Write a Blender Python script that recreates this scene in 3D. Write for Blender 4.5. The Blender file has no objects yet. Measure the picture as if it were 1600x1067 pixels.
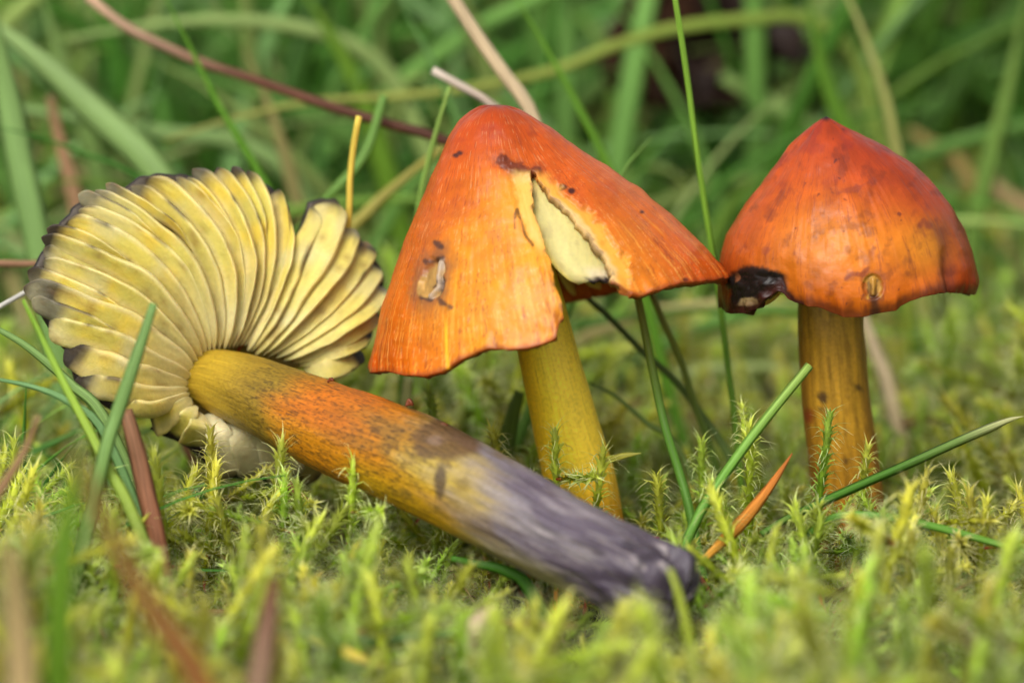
import bpy, math, random
import numpy as np
from mathutils import Vector

# ------------------------------------------------------------------ camera, light, exposure
PITCH = math.radians(14.0)
DIST = 0.55                       # lens to the middle mushroom, metres (a macro picture: 11 cm wide)
TGT = np.array([0.0, 0.0, 0.0295])
PXM = 14000.0                     # photo pixels per metre at that distance
CP, SP = math.cos(PITCH), math.sin(PITCH)
FW = np.array([0.0, CP, -SP]); UP = np.array([0.0, SP, CP]); RT = np.array([1.0, 0.0, 0.0])
CAM = TGT - FW * DIST

scene = bpy.context.scene
cd = bpy.data.cameras.new('camera')
cam = bpy.data.objects.new('camera', cd)
scene.collection.objects.link(cam)
cam.location = CAM
cam.rotation_euler = (math.pi / 2 - PITCH, 0, 0)
cd.lens = 100.0
cd.sensor_fit = 'HORIZONTAL'
cd.sensor_width = 100.0 * (1600 / PXM) / DIST
cd.clip_start = 0.01
cd.clip_end = 200.0
cd.dof.use_dof = True
cd.dof.focus_distance = DIST - 0.010
cd.dof.aperture_fstop = 8.2
scene.camera = cam

world = bpy.data.worlds.new('World')
scene.world = world
world.use_nodes = True
wn = world.node_tree
wn.nodes.clear()
SUN_EL, SUN_AZ = math.radians(47), math.radians(204)     # azimuth clockwise from +Y
sky = wn.nodes.new('ShaderNodeTexSky')
sky.sky_type = 'NISHITA'
sky.sun_disc = False
sky.sun_elevation = SUN_EL
sky.sun_rotation = SUN_AZ
sky.dust_density = 4.0
hs = wn.nodes.new('ShaderNodeHueSaturation')
hs.inputs['Saturation'].default_value = 0.12             # a white overcast sky
bg = wn.nodes.new('ShaderNodeBackground')
bg.inputs['Strength'].default_value = 0.15
wo = wn.nodes.new('ShaderNodeOutputWorld')
wn.links.new(sky.outputs[0], hs.inputs['Color'])
wn.links.new(hs.outputs[0], bg.inputs[0])
wn.links.new(bg.outputs[0], wo.inputs[0])

sd = bpy.data.lights.new('sun', 'SUN')
sd.energy = 1.5
sd.angle = math.radians(30)
sd.color = (1.0, 0.95, 0.87)
sun = bpy.data.objects.new('sun', sd)
scene.collection.objects.link(sun)
sdir = Vector((math.sin(SUN_AZ) * math.cos(SUN_EL), math.cos(SUN_AZ) * math.cos(SUN_EL), math.sin(SUN_EL)))
sun.rotation_euler = sdir.to_track_quat('Z', 'Y').to_euler()
sun.location = (0, 0, 2)

scene.view_settings.view_transform = 'Standard'
scene.view_settings.look = 'None'
scene.view_settings.gamma = 1.0
scene.view_settings.exposure = 0.36
scene.view_settings.use_curve_mapping = False
scene.render.engine = 'CYCLES'
scene.cycles.use_denoising = True
scene.cycles.max_bounces = 8
scene.cycles.transmission_bounces = 6
scene.cycles.transparent_max_bounces = 6

rng = np.random.default_rng(7)
random.seed(7)

# ------------------------------------------------------------------ helpers
def lin(c):
    c = np.asarray(c, float) / 255.0
    return np.where(c <= 0.04045, c / 12.92, ((c + 0.055) / 1.055) ** 2.4)

def P(px, py, y):
    """the point of the photograph's pixel ray that lies at depth plane Y = y"""
    px, py, y = np.broadcast_arrays(np.asarray(px, float), np.asarray(py, float), np.asarray(y, float))
    k = PXM * DIST
    d = FW + ((px - 800) / k)[..., None] * RT + ((533.5 - py) / k)[..., None] * UP
    s = (y - CAM[1]) / d[..., 1]
    return CAM + d * s[..., None]

def proj(p):
    r = p - CAM
    dep = r @ FW
    k = PXM * DIST
    return 800 + (r @ RT) / dep * k, 533.5 - (r @ UP) / dep * k

def dscale(y):                       # metres per photo pixel at depth plane y
    return (DIST + y * CP) / (PXM * DIST)

def hsh(ix, iy, iz, seed):
    n = (ix.astype(np.int64) * 374761393 + iy.astype(np.int64) * 668265263 + iz.astype(np.int64) * 2147483647 + seed * 1274126177) & 0xffffffff
    n = ((n ^ (n >> 13)) * 1274126177) & 0xffffffff
    n = ((n ^ (n >> 16)) * 2246822519) & 0xffffffff
    return ((n ^ (n >> 15)) & 0xffff) / 65535.0

def vn(x, y, z=0.0, seed=0):
    x, y, z = np.broadcast_arrays(np.asarray(x, float), np.asarray(y, float), np.asarray(z, float))
    ix, iy, iz = np.floor(x), np.floor(y), np.floor(z)
    fx, fy, fz = x - ix, y - iy, z - iz
    fx = fx * fx * (3 - 2 * fx); fy = fy * fy * (3 - 2 * fy); fz = fz * fz * (3 - 2 * fz)
    def c(a, b, d): return hsh(ix + a, iy + b, iz + d, seed)
    x00 = c(0,0,0) * (1 - fx) + c(1,0,0) * fx
    x10 = c(0,1,0) * (1 - fx) + c(1,1,0) * fx
    x01 = c(0,0,1) * (1 - fx) + c(1,0,1) * fx
    x11 = c(0,1,1) * (1 - fx) + c(1,1,1) * fx
    return (x00 * (1 - fy) + x10 * fy) * (1 - fz) + (x01 * (1 - fy) + x11 * fy) * fz

def fbm(x, y, z=0.0, seed=0, oct=4):
    s, a, t = 0.0, 1.0, 0.0
    for o in range(oct):
        s = s + a * vn(np.asarray(x) * 2 ** o, np.asarray(y) * 2 ** o, np.asarray(z) * 2 ** o, seed + o * 17)
        t += a; a *= 0.5
    return s / t

def sstep(a, b, x):
    t = np.clip((x - a) / (b - a), 0, 1)
    return t * t * (3 - 2 * t)

def polydist(px, py, pts):
    d = np.full(np.shape(px), 1e9)
    for (x0, y0), (x1, y1) in zip(pts[:-1], pts[1:]):
        vx, vy = x1 - x0, y1 - y0
        t = np.clip(((px - x0) * vx + (py - y0) * vy) / (vx * vx + vy * vy + 1e-9), 0, 1)
        d = np.minimum(d, np.hypot(px - x0 - t * vx, py - y0 - t * vy))
    return d

def mixc(col, c, w):
    w = np.clip(w, 0, 1)[..., None]
    return col * (1 - w) + np.asarray(c) * w

def catmull(pts, n):
    pts = np.asarray(pts, float)
    if len(pts) == 2:
        t = np.linspace(0, 1, n)[:, None]
        return pts[0] * (1 - t) + pts[1] * t
    ext = np.vstack([2 * pts[0] - pts[1], pts, 2 * pts[-1] - pts[-2]])
    seg = np.linalg.norm(np.diff(pts, axis=0), axis=1)
    cum = np.concatenate([[0], np.cumsum(seg)])
    u = np.linspace(0, cum[-1], n)
    out = []
    for v in u:
        i = min(max(np.searchsorted(cum, v, side='right') - 1, 0), len(pts) - 2)
        t = (v - cum[i]) / (seg[i] + 1e-12)
        p0, p1, p2, p3 = ext[i:i + 4]
        out.append(0.5 * (2 * p1 + (p2 - p0) * t + (2 * p0 - 5 * p1 + 4 * p2 - p3) * t * t + (3 * p1 - p0 - 3 * p2 + p3) * t ** 3))
    return np.array(out)

def grid_faces(m, n, wrap=False, off=0):
    i = np.arange(m - 1)[:, None]
    j = np.arange(n if wrap else n - 1)[None, :]
    j2 = (j + 1) % n
    f = np.stack([i * n + j, i * n + j2, (i + 1) * n + j2, (i + 1) * n + j], -1)
    return (f.reshape(-1, 4) + off)

def mesh_from(name, verts, faces, cols=None, uv=None, mats=(), smooth=True):
    me = bpy.data.meshes.new(name)
    verts = np.asarray(verts, float).reshape(-1, 3)
    if isinstance(faces, np.ndarray): faces = faces.tolist()
    me.from_pydata(verts.tolist(), [], faces)
    if cols is not None:
        a = me.color_attributes.new('Col', 'FLOAT_COLOR', 'POINT')
        c = np.ones((len(verts), 4)); c[:, :3] = np.asarray(cols).reshape(-1, 3)
        a.data.foreach_set('color', c.ravel())
    if uv is not None:
        l = me.uv_layers.new(name='UVMap')
        vi = np.zeros(len(me.loops), np.int32); me.loops.foreach_get('vertex_index', vi)
        l.data.foreach_set('uv', np.asarray(uv, float).reshape(-1, 2)[vi].ravel())
    for m in mats: me.materials.append(m)
    if smooth: me.polygons.foreach_set('use_smooth', np.ones(len(me.polygons), bool))
    me.update()
    return me

def link(name, data, parent=None, label=None, cat=None, group=None, kind=None):
    o = bpy.data.objects.new(name, data)
    scene.collection.objects.link(o)
    if parent is not None:
        o.parent = parent
        o.matrix_parent_inverse = parent.matrix_world.inverted()
    if label: o['label'] = label
    if cat: o['category'] = cat
    if group: o['group'] = group
    if kind: o['kind'] = kind
    return o

def empty(name, loc, label, cat, group=None):
    o = link(name, None, None, label, cat, group)
    o.empty_display_size = 0.01
    o.location = loc
    o.matrix_world.translation = Vector(loc)
    return o

# ------------------------------------------------------------------ materials
def nd(nt, t, **k):
    n = nt.nodes.new(t)
    for a, b in k.items(): setattr(n, a, b)
    return n

def flesh_mat(name, rough=0.4, sss=0.15, su=60.0, sv=6.0, var=0.25, bump=0.25, spec=0.4, fine=25.0, dist=0.0002, coat=0.0):
    m = bpy.data.materials.new(name); m.use_nodes = True
    nt = m.node_tree; b = nt.nodes['Principled BSDF']
    at = nd(nt, 'ShaderNodeAttribute', attribute_name='Col')
    uv = nd(nt, 'ShaderNodeTexCoord')
    mp = nd(nt, 'ShaderNodeMapping'); mp.inputs['Scale'].default_value = (su, sv, 1)
    nz = nd(nt, 'ShaderNodeTexNoise'); nz.inputs['Scale'].default_value = 1.0; nz.inputs['Detail'].default_value = 4
    nt.links.new(uv.outputs['UV'], mp.inputs[0]); nt.links.new(mp.outputs[0], nz.inputs[0])
    nf = nd(nt, 'ShaderNodeTexNoise'); nf.inputs['Scale'].default_value = fine; nf.inputs['Detail'].default_value = 5
    nt.links.new(uv.outputs['UV'], nf.inputs[0])
    ad = nd(nt, 'ShaderNodeMath', operation='ADD'); nt.links.new(nz.outputs[0], ad.inputs[0]); nt.links.new(nf.outputs[0], ad.inputs[1])
    mr = nd(nt, 'ShaderNodeMapRange')
    mr.inputs['From Min'].default_value = 0.6; mr.inputs['From Max'].default_value = 1.4
    mr.inputs['To Min'].default_value = 1 - var; mr.inputs['To Max'].default_value = 1 + var * 0.7
    nt.links.new(ad.outputs[0], mr.inputs[0])
    mu = nd(nt, 'ShaderNodeVectorMath', operation='MULTIPLY')
    nt.links.new(at.outputs['Color'], mu.inputs[0]); nt.links.new(mr.outputs[0], mu.inputs[1])
    nt.links.new(mu.outputs[0], b.inputs['Base Color'])
    bp = nd(nt, 'ShaderNodeBump'); bp.inputs['Strength'].default_value = bump; bp.inputs['Distance'].default_value = dist
    nt.links.new(ad.outputs[0], bp.inputs['Height']); nt.links.new(bp.outputs[0], b.inputs['Normal'])
    rr = nd(nt, 'ShaderNodeMapRange'); rr.inputs['To Min'].default_value = rough - 0.1; rr.inputs['To Max'].default_value = rough + 0.15
    nt.links.new(nf.outputs[0], rr.inputs[0]); nt.links.new(rr.outputs[0], b.inputs['Roughness'])
    b.inputs['Specular IOR Level'].default_value = spec
    b.inputs['Subsurface Weight'].default_value = sss
    b.inputs['Subsurface Radius'].default_value = (1.0, 0.5, 0.2)
    b.inputs['Subsurface Scale'].default_value = 0.0012
    b.inputs['Coat Weight'].default_value = coat
    b.inputs['Coat Roughness'].default_value = 0.25
    return m

def leaf_mat(name, trans=0.35, rough=0.4, spec=0.4, var=0.3, su=80.0, sv=3.0, rand=0.0, bump=0.15):
    m = bpy.data.materials.new(name); m.use_nodes = True
    nt = m.node_tree; b = nt.nodes['Principled BSDF']; out = nt.nodes['Material Output']
    at = nd(nt, 'ShaderNodeAttribute', attribute_name='Col')
    col = at.outputs['Color']
    if rand:
        oi = nd(nt, 'ShaderNodeObjectInfo')
        h = nd(nt, 'ShaderNodeHueSaturation')
        r1 = nd(nt, 'ShaderNodeMapRange'); r1.inputs['To Min'].default_value = 0.5 - rand * 0.12; r1.inputs['To Max'].default_value = 0.5 + rand * 0.10
        r2 = nd(nt, 'ShaderNodeMapRange'); r2.inputs['To Min'].default_value = 1 - rand; r2.inputs['To Max'].default_value = 1 + rand * 0.6
        ml = nd(nt, 'ShaderNodeMath', operation='MULTIPLY'); ml.inputs[1].default_value = 7.31
        fr = nd(nt, 'ShaderNodeMath', operation='FRACT')
        nt.links.new(oi.outputs['Random'], r1.inputs[0])
        nt.links.new(oi.outputs['Random'], ml.inputs[0]); nt.links.new(ml.outputs[0], fr.inputs[0]); nt.links.new(fr.outputs[0], r2.inputs[0])
        nt.links.new(r1.outputs[0], h.inputs['Hue']); nt.links.new(r2.outputs[0], h.inputs['Value'])
        nt.links.new(col, h.inputs['Color']); col = h.outputs[0]
    if var:
        uv = nd(nt, 'ShaderNodeTexCoord')
        mp = nd(nt, 'ShaderNodeMapping'); mp.inputs['Scale'].default_value = (su, sv, 1)
        nz = nd(nt, 'ShaderNodeTexNoise'); nz.inputs['Scale'].default_value = 1.0; nz.inputs['Detail'].default_value = 3
        nt.links.new(uv.outputs['UV'], mp.inputs[0]); nt.links.new(mp.outputs[0], nz.inputs[0])
        mr = nd(nt, 'ShaderNodeMapRange'); mr.inputs['From Min'].default_value = 0.3; mr.inputs['From Max'].default_value = 0.7
        mr.inputs['To Min'].default_value = 1 - var; mr.inputs['To Max'].default_value = 1 + var * 0.7
        nt.links.new(nz.outputs[0], mr.inputs[0])
        mu = nd(nt, 'ShaderNodeVectorMath', operation='MULTIPLY')
        nt.links.new(col, mu.inputs[0]); nt.links.new(mr.outputs[0], mu.inputs[1]); col = mu.outputs[0]
        bp = nd(nt, 'ShaderNodeBump'); bp.inputs['Strength'].default_value = bump; bp.inputs['Distance'].default_value = 0.0002
        nt.links.new(nz.outputs[0], bp.inputs['Height']); nt.links.new(bp.outputs[0], b.inputs['Normal'])
    nt.links.new(col, b.inputs['Base Color'])
    b.inputs['Roughness'].default_value = rough
    b.inputs['Specular IOR Level'].default_value = spec
    tr = nd(nt, 'ShaderNodeBsdfTranslucent'); nt.links.new(col, tr.inputs['Color'])
    mx = nd(nt, 'ShaderNodeMixShader'); mx.inputs[0].default_value = trans
    nt.links.new(b.outputs[0], mx.inputs[1]); nt.links.new(tr.outputs[0], mx.inputs[2]); nt.links.new(mx.outputs[0], out.inputs['Surface'])
    return m

M_CAP = flesh_mat('cap_skin', rough=0.36, sss=0.12, su=9, sv=1.6, var=0.07, bump=0.10, spec=0.26, fine=34)
M_STEM = flesh_mat('stem_skin', rough=0.42, sss=0.12, su=34, sv=2.0, var=0.3, bump=0.4, spec=0.35, fine=24)
M_GILL = flesh_mat('gill_flesh', rough=0.5, sss=0.25, su=12, sv=4, var=0.12, bump=0.4, spec=0.3, fine=22)
M_FLESH = flesh_mat('torn_flesh', rough=0.55, sss=0.25, su=14, sv=3, var=0.12, bump=0.3, spec=0.25, fine=25)
M_MOSS = leaf_mat('moss_leaf', trans=0.34, rough=0.24, spec=0.4, var=0, rand=0.34)
M_MOSS_STEM = leaf_mat('moss_stem', trans=0.1, rough=0.35, spec=0.5, var=0, rand=0.3)
M_GRASS = leaf_mat('grass_leaf', trans=0.3, rough=0.45, spec=0.25, var=0.32, su=60, sv=0.8, bump=0.5)
M_DRY = leaf_mat('dry_leaf', trans=0.15, rough=0.6, spec=0.25, var=0.4, su=50, sv=2.0, bump=0.4)

def ground_mat():
    m = bpy.data.materials.new('moss_ground'); m.use_nodes = True
    nt = m.node_tree; b = nt.nodes['Principled BSDF']
    tc = nd(nt, 'ShaderNodeTexCoord')
    nz = nd(nt, 'ShaderNodeTexNoise'); nz.inputs['Scale'].default_value = 120; nz.inputs['Detail'].default_value = 8
    nt.links.new(tc.outputs['Object'], nz.inputs[0])
    cr = nd(nt, 'ShaderNodeValToRGB')
    e = cr.color_ramp.elements
    e[0].position = 0.3; e[0].color = (0.022, 0.017, 0.008, 1)
    e[1].position = 0.72; e[1].color = (0.075, 0.085, 0.018, 1)
    nt.links.new(nz.outputs[0], cr.inputs[0]); nt.links.new(cr.outputs[0], b.inputs['Base Color'])
    b.inputs['Roughness'].default_value = 0.9
    bp = nd(nt, 'ShaderNodeBump'); bp.inputs['Strength'].default_value = 0.8; bp.inputs['Distance'].default_value = 0.002
    nt.links.new(nz.outputs[0], bp.inputs['Height']); nt.links.new(bp.outputs[0], b.inputs['Normal'])
    return m
M_GROUND = ground_mat()

# ------------------------------------------------------------------ ground
def gz(x, y):
    x = np.asarray(x, float); y = np.asarray(y, float)
    near = np.exp(-(x * x + y * y) / 0.35)
    h = 0.004 * (vn(x * 28 + 5, y * 28 + 3, 0, 3) - 0.5) + 0.0035 * (vn(x * 60, y * 60, 0, 5) - 0.5)
    return h * near - 0.004 * near + 0.015 * np.exp(-(np.minimum(x + 0.058, 0) / 0.05) ** 2 - (np.maximum(x + 0.058, 0) / 0.017) ** 2 - ((y + 0.074) / 0.026) ** 2) + 0.006 * np.exp(-((y + 0.115) / 0.03) ** 2) + 0.06 * (1 - near) * (vn(x * 0.8 + 9, y * 0.8 + 2, 0, 8) - 0.5)

g1 = np.concatenate([-np.geomspace(30, 0.42, 26), np.linspace(-0.4, 0.4, 120), np.geomspace(0.42, 30, 26)])
gx, gy = np.meshgrid(g1, g1)
link('ground', mesh_from('ground', np.stack([gx, gy, gz(gx, gy)], -1), grid_faces(len(g1), len(g1)), mats=[M_GROUND]), kind='structure')

# ------------------------------------------------------------------ tubes and ribbons
def frames(path):
    t = np.gradient(path, axis=0); t /= np.linalg.norm(t, axis=1, keepdims=True) + 1e-12
    n = np.cross(t, FW); n /= np.linalg.norm(n, axis=1, keepdims=True) + 1e-12   # across the stalk
    b = np.cross(n, t)
    return t, n, b

def tube_mesh(name, path, rad, colfn, mat, nseg=64, cap_ends=True, rough=0.0, seed=0, uvs=None, dispfn=None):
    m = len(path); path = np.asarray(path); rad = np.broadcast_to(np.asarray(rad, float), (m,))
    t, n, b = frames(path)
    th = np.linspace(np.pi / 2, 2.5 * np.pi, nseg, endpoint=False)     # the join runs along the far side
    L = np.concatenate([[0], np.cumsum(np.linalg.norm(np.diff(path, axis=0), axis=1))])
    s = L / L[-1]
    S, TH = np.meshgrid(s, th, indexing='ij')
    r = rad[:, None] * np.ones_like(TH)
    if rough: r = r * (1 + rough * (fbm(np.cos(TH) * 1.6 + 5, np.sin(TH) * 1.6, S * 7, seed) - 0.5) * 2)
    if dispfn is not None: r = r + dispfn(S, TH)
    v = path[:, None, :] + r[..., None] * (np.cos(TH)[..., None] * n[:, None, :] + np.sin(TH)[..., None] * b[:, None, :])
    c = colfn(S, TH, v) if callable(colfn) else np.broadcast_to(np.asarray(colfn), v.shape)
    uv = np.stack([TH * rad.mean() * 100, np.broadcast_to(L[:, None] * 100, TH.shape)], -1)
    V = v.reshape(-1, 3); C = np.array(c).reshape(-1, 3); U = uv.reshape(-1, 2)
    F = grid_faces(m, nseg, True).tolist()
    if cap_ends:
        for k, row in ((0, 0), (1, m - 1)):
            ci = len(V)
            V = np.vstack([V, path[row]]); C = np.vstack([C, C[row * nseg:(row + 1) * nseg].mean(0)]); U = np.vstack([U, U[row * nseg]])
            for j in range(nseg):
                a, d = row * nseg + j, row * nseg + (j + 1) % nseg
                F.append([a, ci, d] if k else [d, ci, a])
    return mesh_from(name, V, F, C, U, [mat])

def ribbon_arrays(path, width, twist, fold, thick, tipw, roundstem=False):
    """a grass leaf: closed lens section with a keel, tapering to its tip"""
    m = len(path); t, n, b = frames(path)
    s = np.linspace(0, 1, m)
    tw = np.interp(s, np.linspace(0, 1, len(np.atleast_1d(twist))), np.atleast_1d(twist))
    side = n * np.cos(tw)[:, None] + b * np.sin(tw)[:, None]
    nor = -n * np.sin(tw)[:, None] + b * np.cos(tw)[:, None]
    w = np.asarray(width) * 0.5
    a = np.array([-1, -0.5, 0, 0.5, 1, 0.5, 0, -0.5])
    up = np.array([0, 0, 0, 0, 0, 1, 1, 1.0])
    fo = np.abs(a) * fold
    if roundstem:
        th = np.linspace(0, 2 * np.pi, 8, endpoint=False)
        v = path[:, None, :] + w[:, None, None] * (np.cos(th)[None, :, None] * side[:, None, :] + np.sin(th)[None, :, None] * nor[:, None, :])
    else:
        v = (path[:, None, :] + (w[:, None] * a[None, :] * math.cos(math.atan(fold)))[..., None] * side[:, None, :]
             + (w[:, None] * fo[None, :] + up[None, :] * thick * (1 - a[None, :] ** 2) + 0)[..., None] * nor[:, None, :])
    L = np.concatenate([[0], np.cumsum(np.linalg.norm(np.diff(path, axis=0), axis=1))])
    uv = np.stack([np.broadcast_to(a[None, :] * 0.5, (m, 8)) * w[:, None] * 200, np.broadcast_to(L[:, None] * 100, (m, 8))], -1)
    return v, uv, s

def taper(s, base, tip, root=0.75):
    """width factor along a blade; s = 0 at root"""
    return (root + (1 - root) * sstep(0, 0.35, s)) * np.where(s > base, 1 - (1 - tip) * ((s - base) / (1 - base)) ** 1.5, 1.0)

def blade(name, pts, wpx, colors, label, cat, group=None, twist=0.0, fold=0.35, tip=0.05, base=0.5, root=True, mat=None, n=44, stalk=False, mott=0.15, seed=0, thick=0.00018, rootw=0.75):
    """pts = (pixel x, pixel y, depth) from tip to root; the root is carried down into the ground"""
    q = [P(x, y, d) for x, y, d in pts]
    if root:
        e = q[-1]; d = e - q[-2]
        g = float(gz(e[0], e[1]))
        h = max(e[2] - g, 0.001)
        d = d / (np.linalg.norm(d) + 1e-9)
        dx = np.clip(d[:2] / max(-d[2], 0.5), -0.6, 0.6) * h
        ex = np.array([e[0] + dx[0], e[1] + dx[1], 0]); ex[2] = float(gz(ex[0], ex[1])) - 0.003
        q.append((e + ex) / 2 + np.array([0, 0, -0.1 * h])); q.append(ex)
    q = np.array(q)[::-1]
    path = catmull(q, n)
    s = np.linspace(0, 1, n)
    wm = wpx * dscale(np.array([p[1] for p in path]).clip(-0.2, 0.6))
    w = wm * (taper(s, base, tip, rootw) if not stalk else (1 - (1 - tip) * s))
    v, uv, _ = ribbon_arrays(path, w, twist, fold, thick, tip, stalk)
    cs = np.array([lin(c) for c in colors])[::-1]
    if mat is None: cs = cs * np.array([1.42, 1.14, 0.92])
    ci = np.stack([np.interp(s, np.linspace(0, 1, len(cs)), cs[:, k]) for k in range(3)], -1)
    c = np.repeat(ci[:, None, :], 8, 1)
    nz = fbm(uv[..., 0] * 8, uv[..., 1] * 1.5, seed * 3.3, 11)
    c = c * (1 + mott * 2 * (nz - 0.5))[..., None]
    F = grid_faces(n, 8, True).tolist() + [list(range(7, -1, -1)), [(n - 1) * 8 + i for i in range(8)]]
    me = mesh_from(name, v, F, c, uv, [mat or M_GRASS])
    # the object's origin sits at the root
    o = link(name, me, None, label, cat, group)
    r = Vector(path[0]); me.transform(__import__('mathutils').Matrix.Translation(-r)); o.location = r
    return o

# ------------------------------------------------------------------ standing mushroom caps
def profile(pts, apex, d2, r2, n=200, ext=1.35):
    p = np.array(pts, float) - np.array(apex, float)
    h = p @ np.array(d2); r = np.abs(p @ np.array(r2))
    h = np.concatenate([[0], h]); r = np.concatenate([[0], r])
    L = np.concatenate([[0], np.cumsum(np.hypot(np.diff(h), np.diff(r)))]); L /= L[-1]
    t = np.linspace(0, 1, n)
    cr = catmull(np.stack([r, h], -1), n)
    return t, cr[:, 0] / PXM, cr[:, 1] / PXM

class Cap:
    def __init__(s, apex, y0, d2, az, left, right, rim, kf=0.95, sharp=1.0):
        d2 = np.array(d2, float); d2 /= np.hypot(*d2)          # pixel direction (x, y down)
        r2 = np.array([d2[1], -d2[0]])
        s.ap = P(apex[0], apex[1], y0)
        s.t, s.lr, s.lh = profile(left, apex, d2, r2)
        _, s.rr, s.rh = profile(right, apex, d2, r2)
        k = math.sqrt(1 - az * az)
        s.ed = k * (d2[0] * RT - d2[1] * UP) + az * (-FW)
        s.er = r2[0] * RT - r2[1] * UP
        s.ef = np.cross(s.er, s.ed); s.ef /= np.linalg.norm(s.ef)
        if s.ef @ FW > 0: s.ef = -s.ef
        s.kf = kf
        # rim: for every azimuth the length along the profile where the traced margin is met
        s.ph = np.linspace(-np.pi, np.pi, 721)
        te = np.ones_like(s.ph)
        rx = np.array([q[0] for q in rim], float); ry = np.array([q[1] for q in rim], float)
        tt = np.linspace(0.55, 1.3, 400)
        for i, f in enumerate(s.ph):
            if 0.02 < f < np.pi - 0.02:
                pt = s.pos(np.full_like(tt, f), tt)
                px, py = proj(pt)
                if px[0] < rx[0] - 60 or px[0] > rx[-1] + 60: continue
                hit = np.where(py >= np.interp(px, rx, ry))[0]
                te[i] = tt[hit[0]] if len(hit) else 1.0
        k = np.array([1, 2, 3, 2, 1.0]); k /= k.sum()
        s.te = np.convolve(np.pad(te, 2, mode='wrap'), k, 'valid')
        back = (s.ph <= 0.02) | (s.ph >= np.pi - 0.02)
        s.te = np.where(back, np.interp(s.ph, [-np.pi, 0], [np.median(te[-8:-4]), np.median(te[364:368])]) + 0.03 * (vn(np.cos(s.ph) * 4, np.sin(s.ph) * 4, 0, 4) - 0.5), s.te)
    def prof(s, t, R, H):
        tc = np.clip(t, 0, 1)
        e = np.maximum(t - 1, 0)
        r = np.interp(tc, s.t, R); h = np.interp(tc, s.t, H)
        dr = (R[-1] - R[-16]) / (s.t[-1] - s.t[-16]); dh = (H[-1] - H[-16]) / (s.t[-1] - s.t[-16])
        return r + e * dr, h + e * dh
    def pos(s, f, t):
        w = 0.5 + 0.5 * np.cos(f)
        w = w * w * (3 - 2 * w)
        lr, lh = s.prof(t, s.lr, s.lh); rr, rh = s.prof(t, s.rr, s.rh)
        r = lr * (1 - w) + rr * w; h = lh * (1 - w) + rh * w
        return s.ap + h[..., None] * s.ed + (r * np.cos(f))[..., None] * s.er + (r * np.sin(f) * s.kf)[..., None] * s.ef
    def tend(s, f):
        f = (f + np.pi) % (2 * np.pi) - np.pi
        return np.interp(f, s.ph, s.te)

def seam_phi(cap, fr, edge, lo, hi):
    f = np.linspace(lo, hi, 1500)
    pt = cap.pos(f, fr * cap.tend(f))
    px, py = proj(pt)
    d = px - np.interp(py, edge[:, 1], edge[:, 0])
    i = np.where(np.sign(d[:-1]) != np.sign(d[1:]))[0]
    return f[i[0]] if len(i) else f[np.argmin(np.abs(d))]

def build_cap(parent, cap, pigment, disp, slit=None, rows=210, cols=640, thick=0.0011):
    fr = (np.linspace(0, 1, rows)) ** 0.8
    F = np.zeros((rows, cols)); T = np.zeros((rows, cols))
    if slit is not None:
        le, re, top = slit
        a, b = [], []
        for q in fr:
            a.append(seam_phi(cap, q, le, 1.0, 2.6)); b.append(seam_phi(cap, q, re, 0.2, 2.4))
        a, b = np.array(a), np.array(b)
        k = np.searchsorted(fr, top)
        f0 = 0.5 * (a[k] + b[k])
        j = np.where(fr < top)[0]
        a[j] = b[j] = f0
        a = np.maximum(a, b)
        sft = np.linspace(0, 1, cols)
        for i in range(rows): F[i] = b[i] - sft * (2 * np.pi - (a[i] - b[i]))
    else:
        F[:] = -np.pi / 2 - np.linspace(0, 2 * np.pi, cols)[None, :]
    T = fr[:, None] * cap.tend(F)
    v = cap.pos(F, T)
    px, py = proj(v)
    front = sstep(-0.15, 0.15, np.sin(F))
    col = pigment(F, T, T / cap.tend(F), px, py, front)
    # outward normals from the grid
    du = np.gradient(v, axis=1); dv = np.gradient(v, axis=0)
    nn = np.cross(du, dv); nn /= np.linalg.norm(nn, axis=2, keepdims=True) + 1e-15
    ctr = cap.ap + cap.ed * 0.02
    sg = np.sign(((v - ctr) * nn).sum(-1, keepdims=True)); sg[sg == 0] = 1
    nn = nn * sg
    v = v + nn * (disp(F, T, T / cap.tend(F), px, py, front) * sstep(0, 0.06, fr)[:, None])[..., None]
    Rm = cap.lr[-1]
    uv = np.stack([F * Rm * 100 * 0.6 * (0.25 + 0.75 * fr[:, None]), T * 3.0], -1)
    uv[..., 0] = F * Rm * 60
    faces = grid_faces(rows, cols)[:, ::-1]
    me = mesh_from('cap', v, faces, col, uv, [M_CAP, M_FLESH])
    import bmesh
    bm = bmesh.new(); bm.from_mesh(me)
    bmesh.ops.remove_doubles(bm, verts=bm.verts, dist=2e-6)
    bmesh.ops.recalc_face_normals(bm, faces=bm.faces)
    # make the outside the outside
    f = max(bm.faces, key=lambda q: q.calc_center_median().z)
    c0 = Vector(cap.ap + cap.ed * 0.02)
    tot = sum((q.calc_center_median() - c0).dot(q.normal) for q in list(bm.faces)[::37])
    if tot < 0: bmesh.ops.reverse_faces(bm, faces=bm.faces)
    bm.to_mesh(me); bm.free()
    o = link('cap', me, parent)
    so = o.modifiers.new('thickness', 'SOLIDIFY'); so.thickness = thick; so.offset = -1; so.use_rim = True
    so.material_offset = 1; so.material_offset_rim = 0
    return o

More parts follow.
